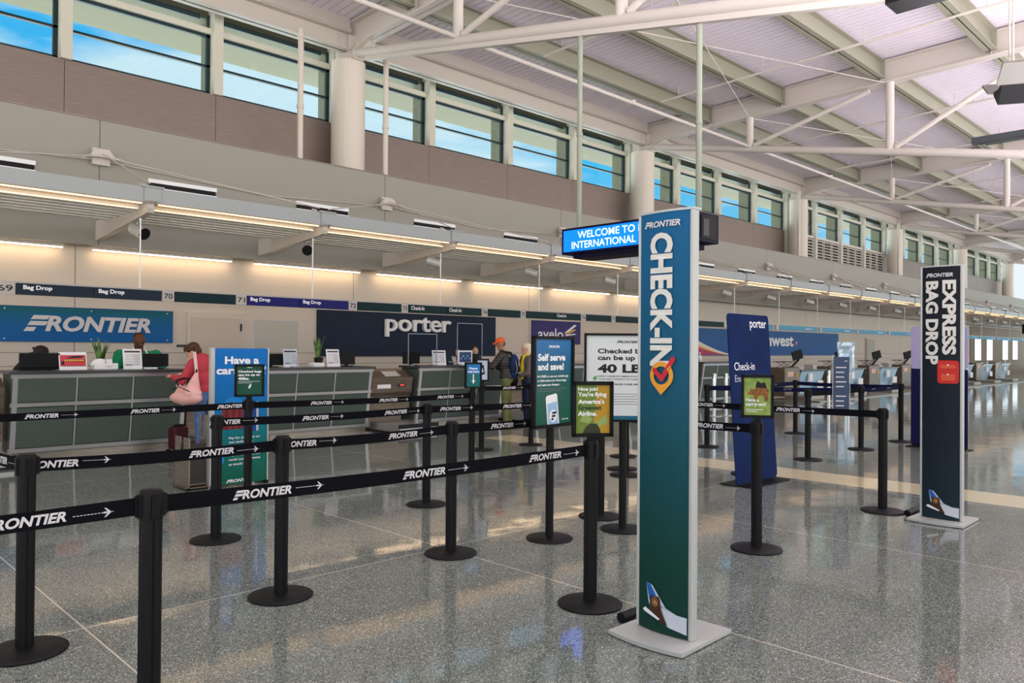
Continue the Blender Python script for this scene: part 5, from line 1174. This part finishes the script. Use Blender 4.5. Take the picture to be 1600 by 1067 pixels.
s_ = MB(); s_.tube([(-.08, .10, 1.53), (-.10, .235, 1.42), (-.07, .285, 1.28)], .011); s_.tube([(.08, .10, 1.53), (.08, .25, 1.42), (.03, .29, 1.28)], .011); s_.box(-.19, -.08, .255, .275, 1.36, 1.38); s_.build('lanyard', M_wht, t)
t = thing('person', 'agent with dark braided hair bowed behind the wide black monitor', 'person', (2.98, 12.98, 0), math.radians(190))
F = Fig(); legs(F, 1, 1, .86); torso(F, 0, 1.1, 1.27, 1.1); F.lean(.9, .22)
hc = Vector((0, .24, 1.40)); F.cap((0, .10, 1.27), (0, .18, 1.36), .055, .05, 2); fd = Vector((.1, .6, -.8)); P = head(F, hc, fd, 2)
for s in (-1, 1): arm(F, (s*.19, .09, 1.24), (s*.34, .16, 1.10), (s*.24, .36, 1.12), 0, (.07, .06, .046)); hand(F, (s*.23, .38, 1.13), (-s*.3, 1, 0), (0, 0, -1), 2, .6, s)
F.mesh('body', [mat('black_top', C(26, 26, 30), .8), M_ink, SK_D], t); face_bits(P, t)
f = fd.normalized(); x = f.cross(UZ).normalized(); z = x.cross(f)
H = Fig(); H.ell(hc-f*.04+z*.035, (.10, .10, .09), 0, Matrix((x, f, z)).transposed())
for a in range(-3, 4): H.cap(hc+x*.024*a+z*(.105-.004*a*a)+f*.03, hc+x*.030*a+z*(.05-.003*a*a)-f*.12, .013, .013, 0)
H.mesh('hair', [mat('braid_black', C(30, 22, 22), .6)], t, .008)
t = thing('person', 'dark-haired agent with a raised hand behind the clear screens', 'person', (11.62, 13.05, 0), math.radians(160))
F = Fig(); legs(F, 1, 1, .86); torso(F, 0, 1.0, 1.30); F.lean(.9, .06)
hc = Vector((0, .06, 1.475)); F.cap((0, .03, 1.32), (0, .05, 1.42), .05, .048, 2); fd = Vector((.1, 1, -.25)); P = head(F, hc, fd, 2)
arm(F, (.17, .02, 1.28), (.36, .10, 1.12), (.46, .20, 1.36), 0); hand(F, (.465, .205, 1.385), (.1, .1, 1), (0, 1, 0), 2, .9, 1)
arm(F, (-.17, .02, 1.28), (-.25, .10, 1.06), (-.10, .34, 1.10), 0); hand(F, (-.09, .36, 1.11), (.3, 1, 0), (0, 0, -1), 2, .5, -1)
F.mesh('body', [M_navy, M_ink, SK_L], t); face_bits(P, t)
H = Fig(); H.ell(hc+Vector((0, -.03, .045)), (.096, .10, .09), 0).ell(hc+Vector((0, -.06, -.04)), (.094, .06, .12), 0); H.mesh('hair', [mat('dark_hair', C(48, 32, 28), .6)], t, .009)

t = thing('suitcase', 'maroon suitcase standing on the floor between the woman in red and the counter', 'suitcase', (4.50, 11.5, 0), .3)
MB().box(-.12, .12, -.09, .09, .05, .38, bev=.04).build('shell', mat('maroon_shell', C(64, 16, 24), .6), t)
w_ = MB()
for a in (-.11, .11): w_.cyl((a, -.09, .03), (a, -.06, .03), .03).cyl((a, .06, .03), (a, .09, .03), .03)
w_.build('wheel', M_blackp, t); MB().box(-.08, .08, -.015, .015, .375, .41, bev=.008).build('handle', M_blackp, t)
# finer pieces hang from the part that carries them
CARRY = {'lettering': ('panel', 'fabric', 'screen'), 'emblem': ('panel',), 'sweep': ('panel',), 'fixing': ('panel',), 'screen': ('screen_back', 'frame'), 'keys': ('body',), 'eyes': ('body',), 'lanyard': ('body',), 'notice': ('notice_frame',), 'poster': ('frame',), 'lens': ('can',), 'light_strip': ('light_tray',), 'turnbuckle': ('plate',), 'splice_plate': ('lower_beam',), 'collar': ('pipe',), 'rim': ('body',), 'rod_anchor': ('arm',), 'print': ('holder', 'panel'), 'hinge': ('door_leaf',), 'gear_tray': ('bottom_chord',), 'conduit': ('bottom_chord',)}
base = lambda o: o.name.split('.')[0]
for o in [o for o in COL.objects if o.parent and not o.parent.parent and base(o) in CARRY]:
    for c in o.parent.children:
        if c is not o and base(c) in CARRY[base(o)]: o.parent = c; break
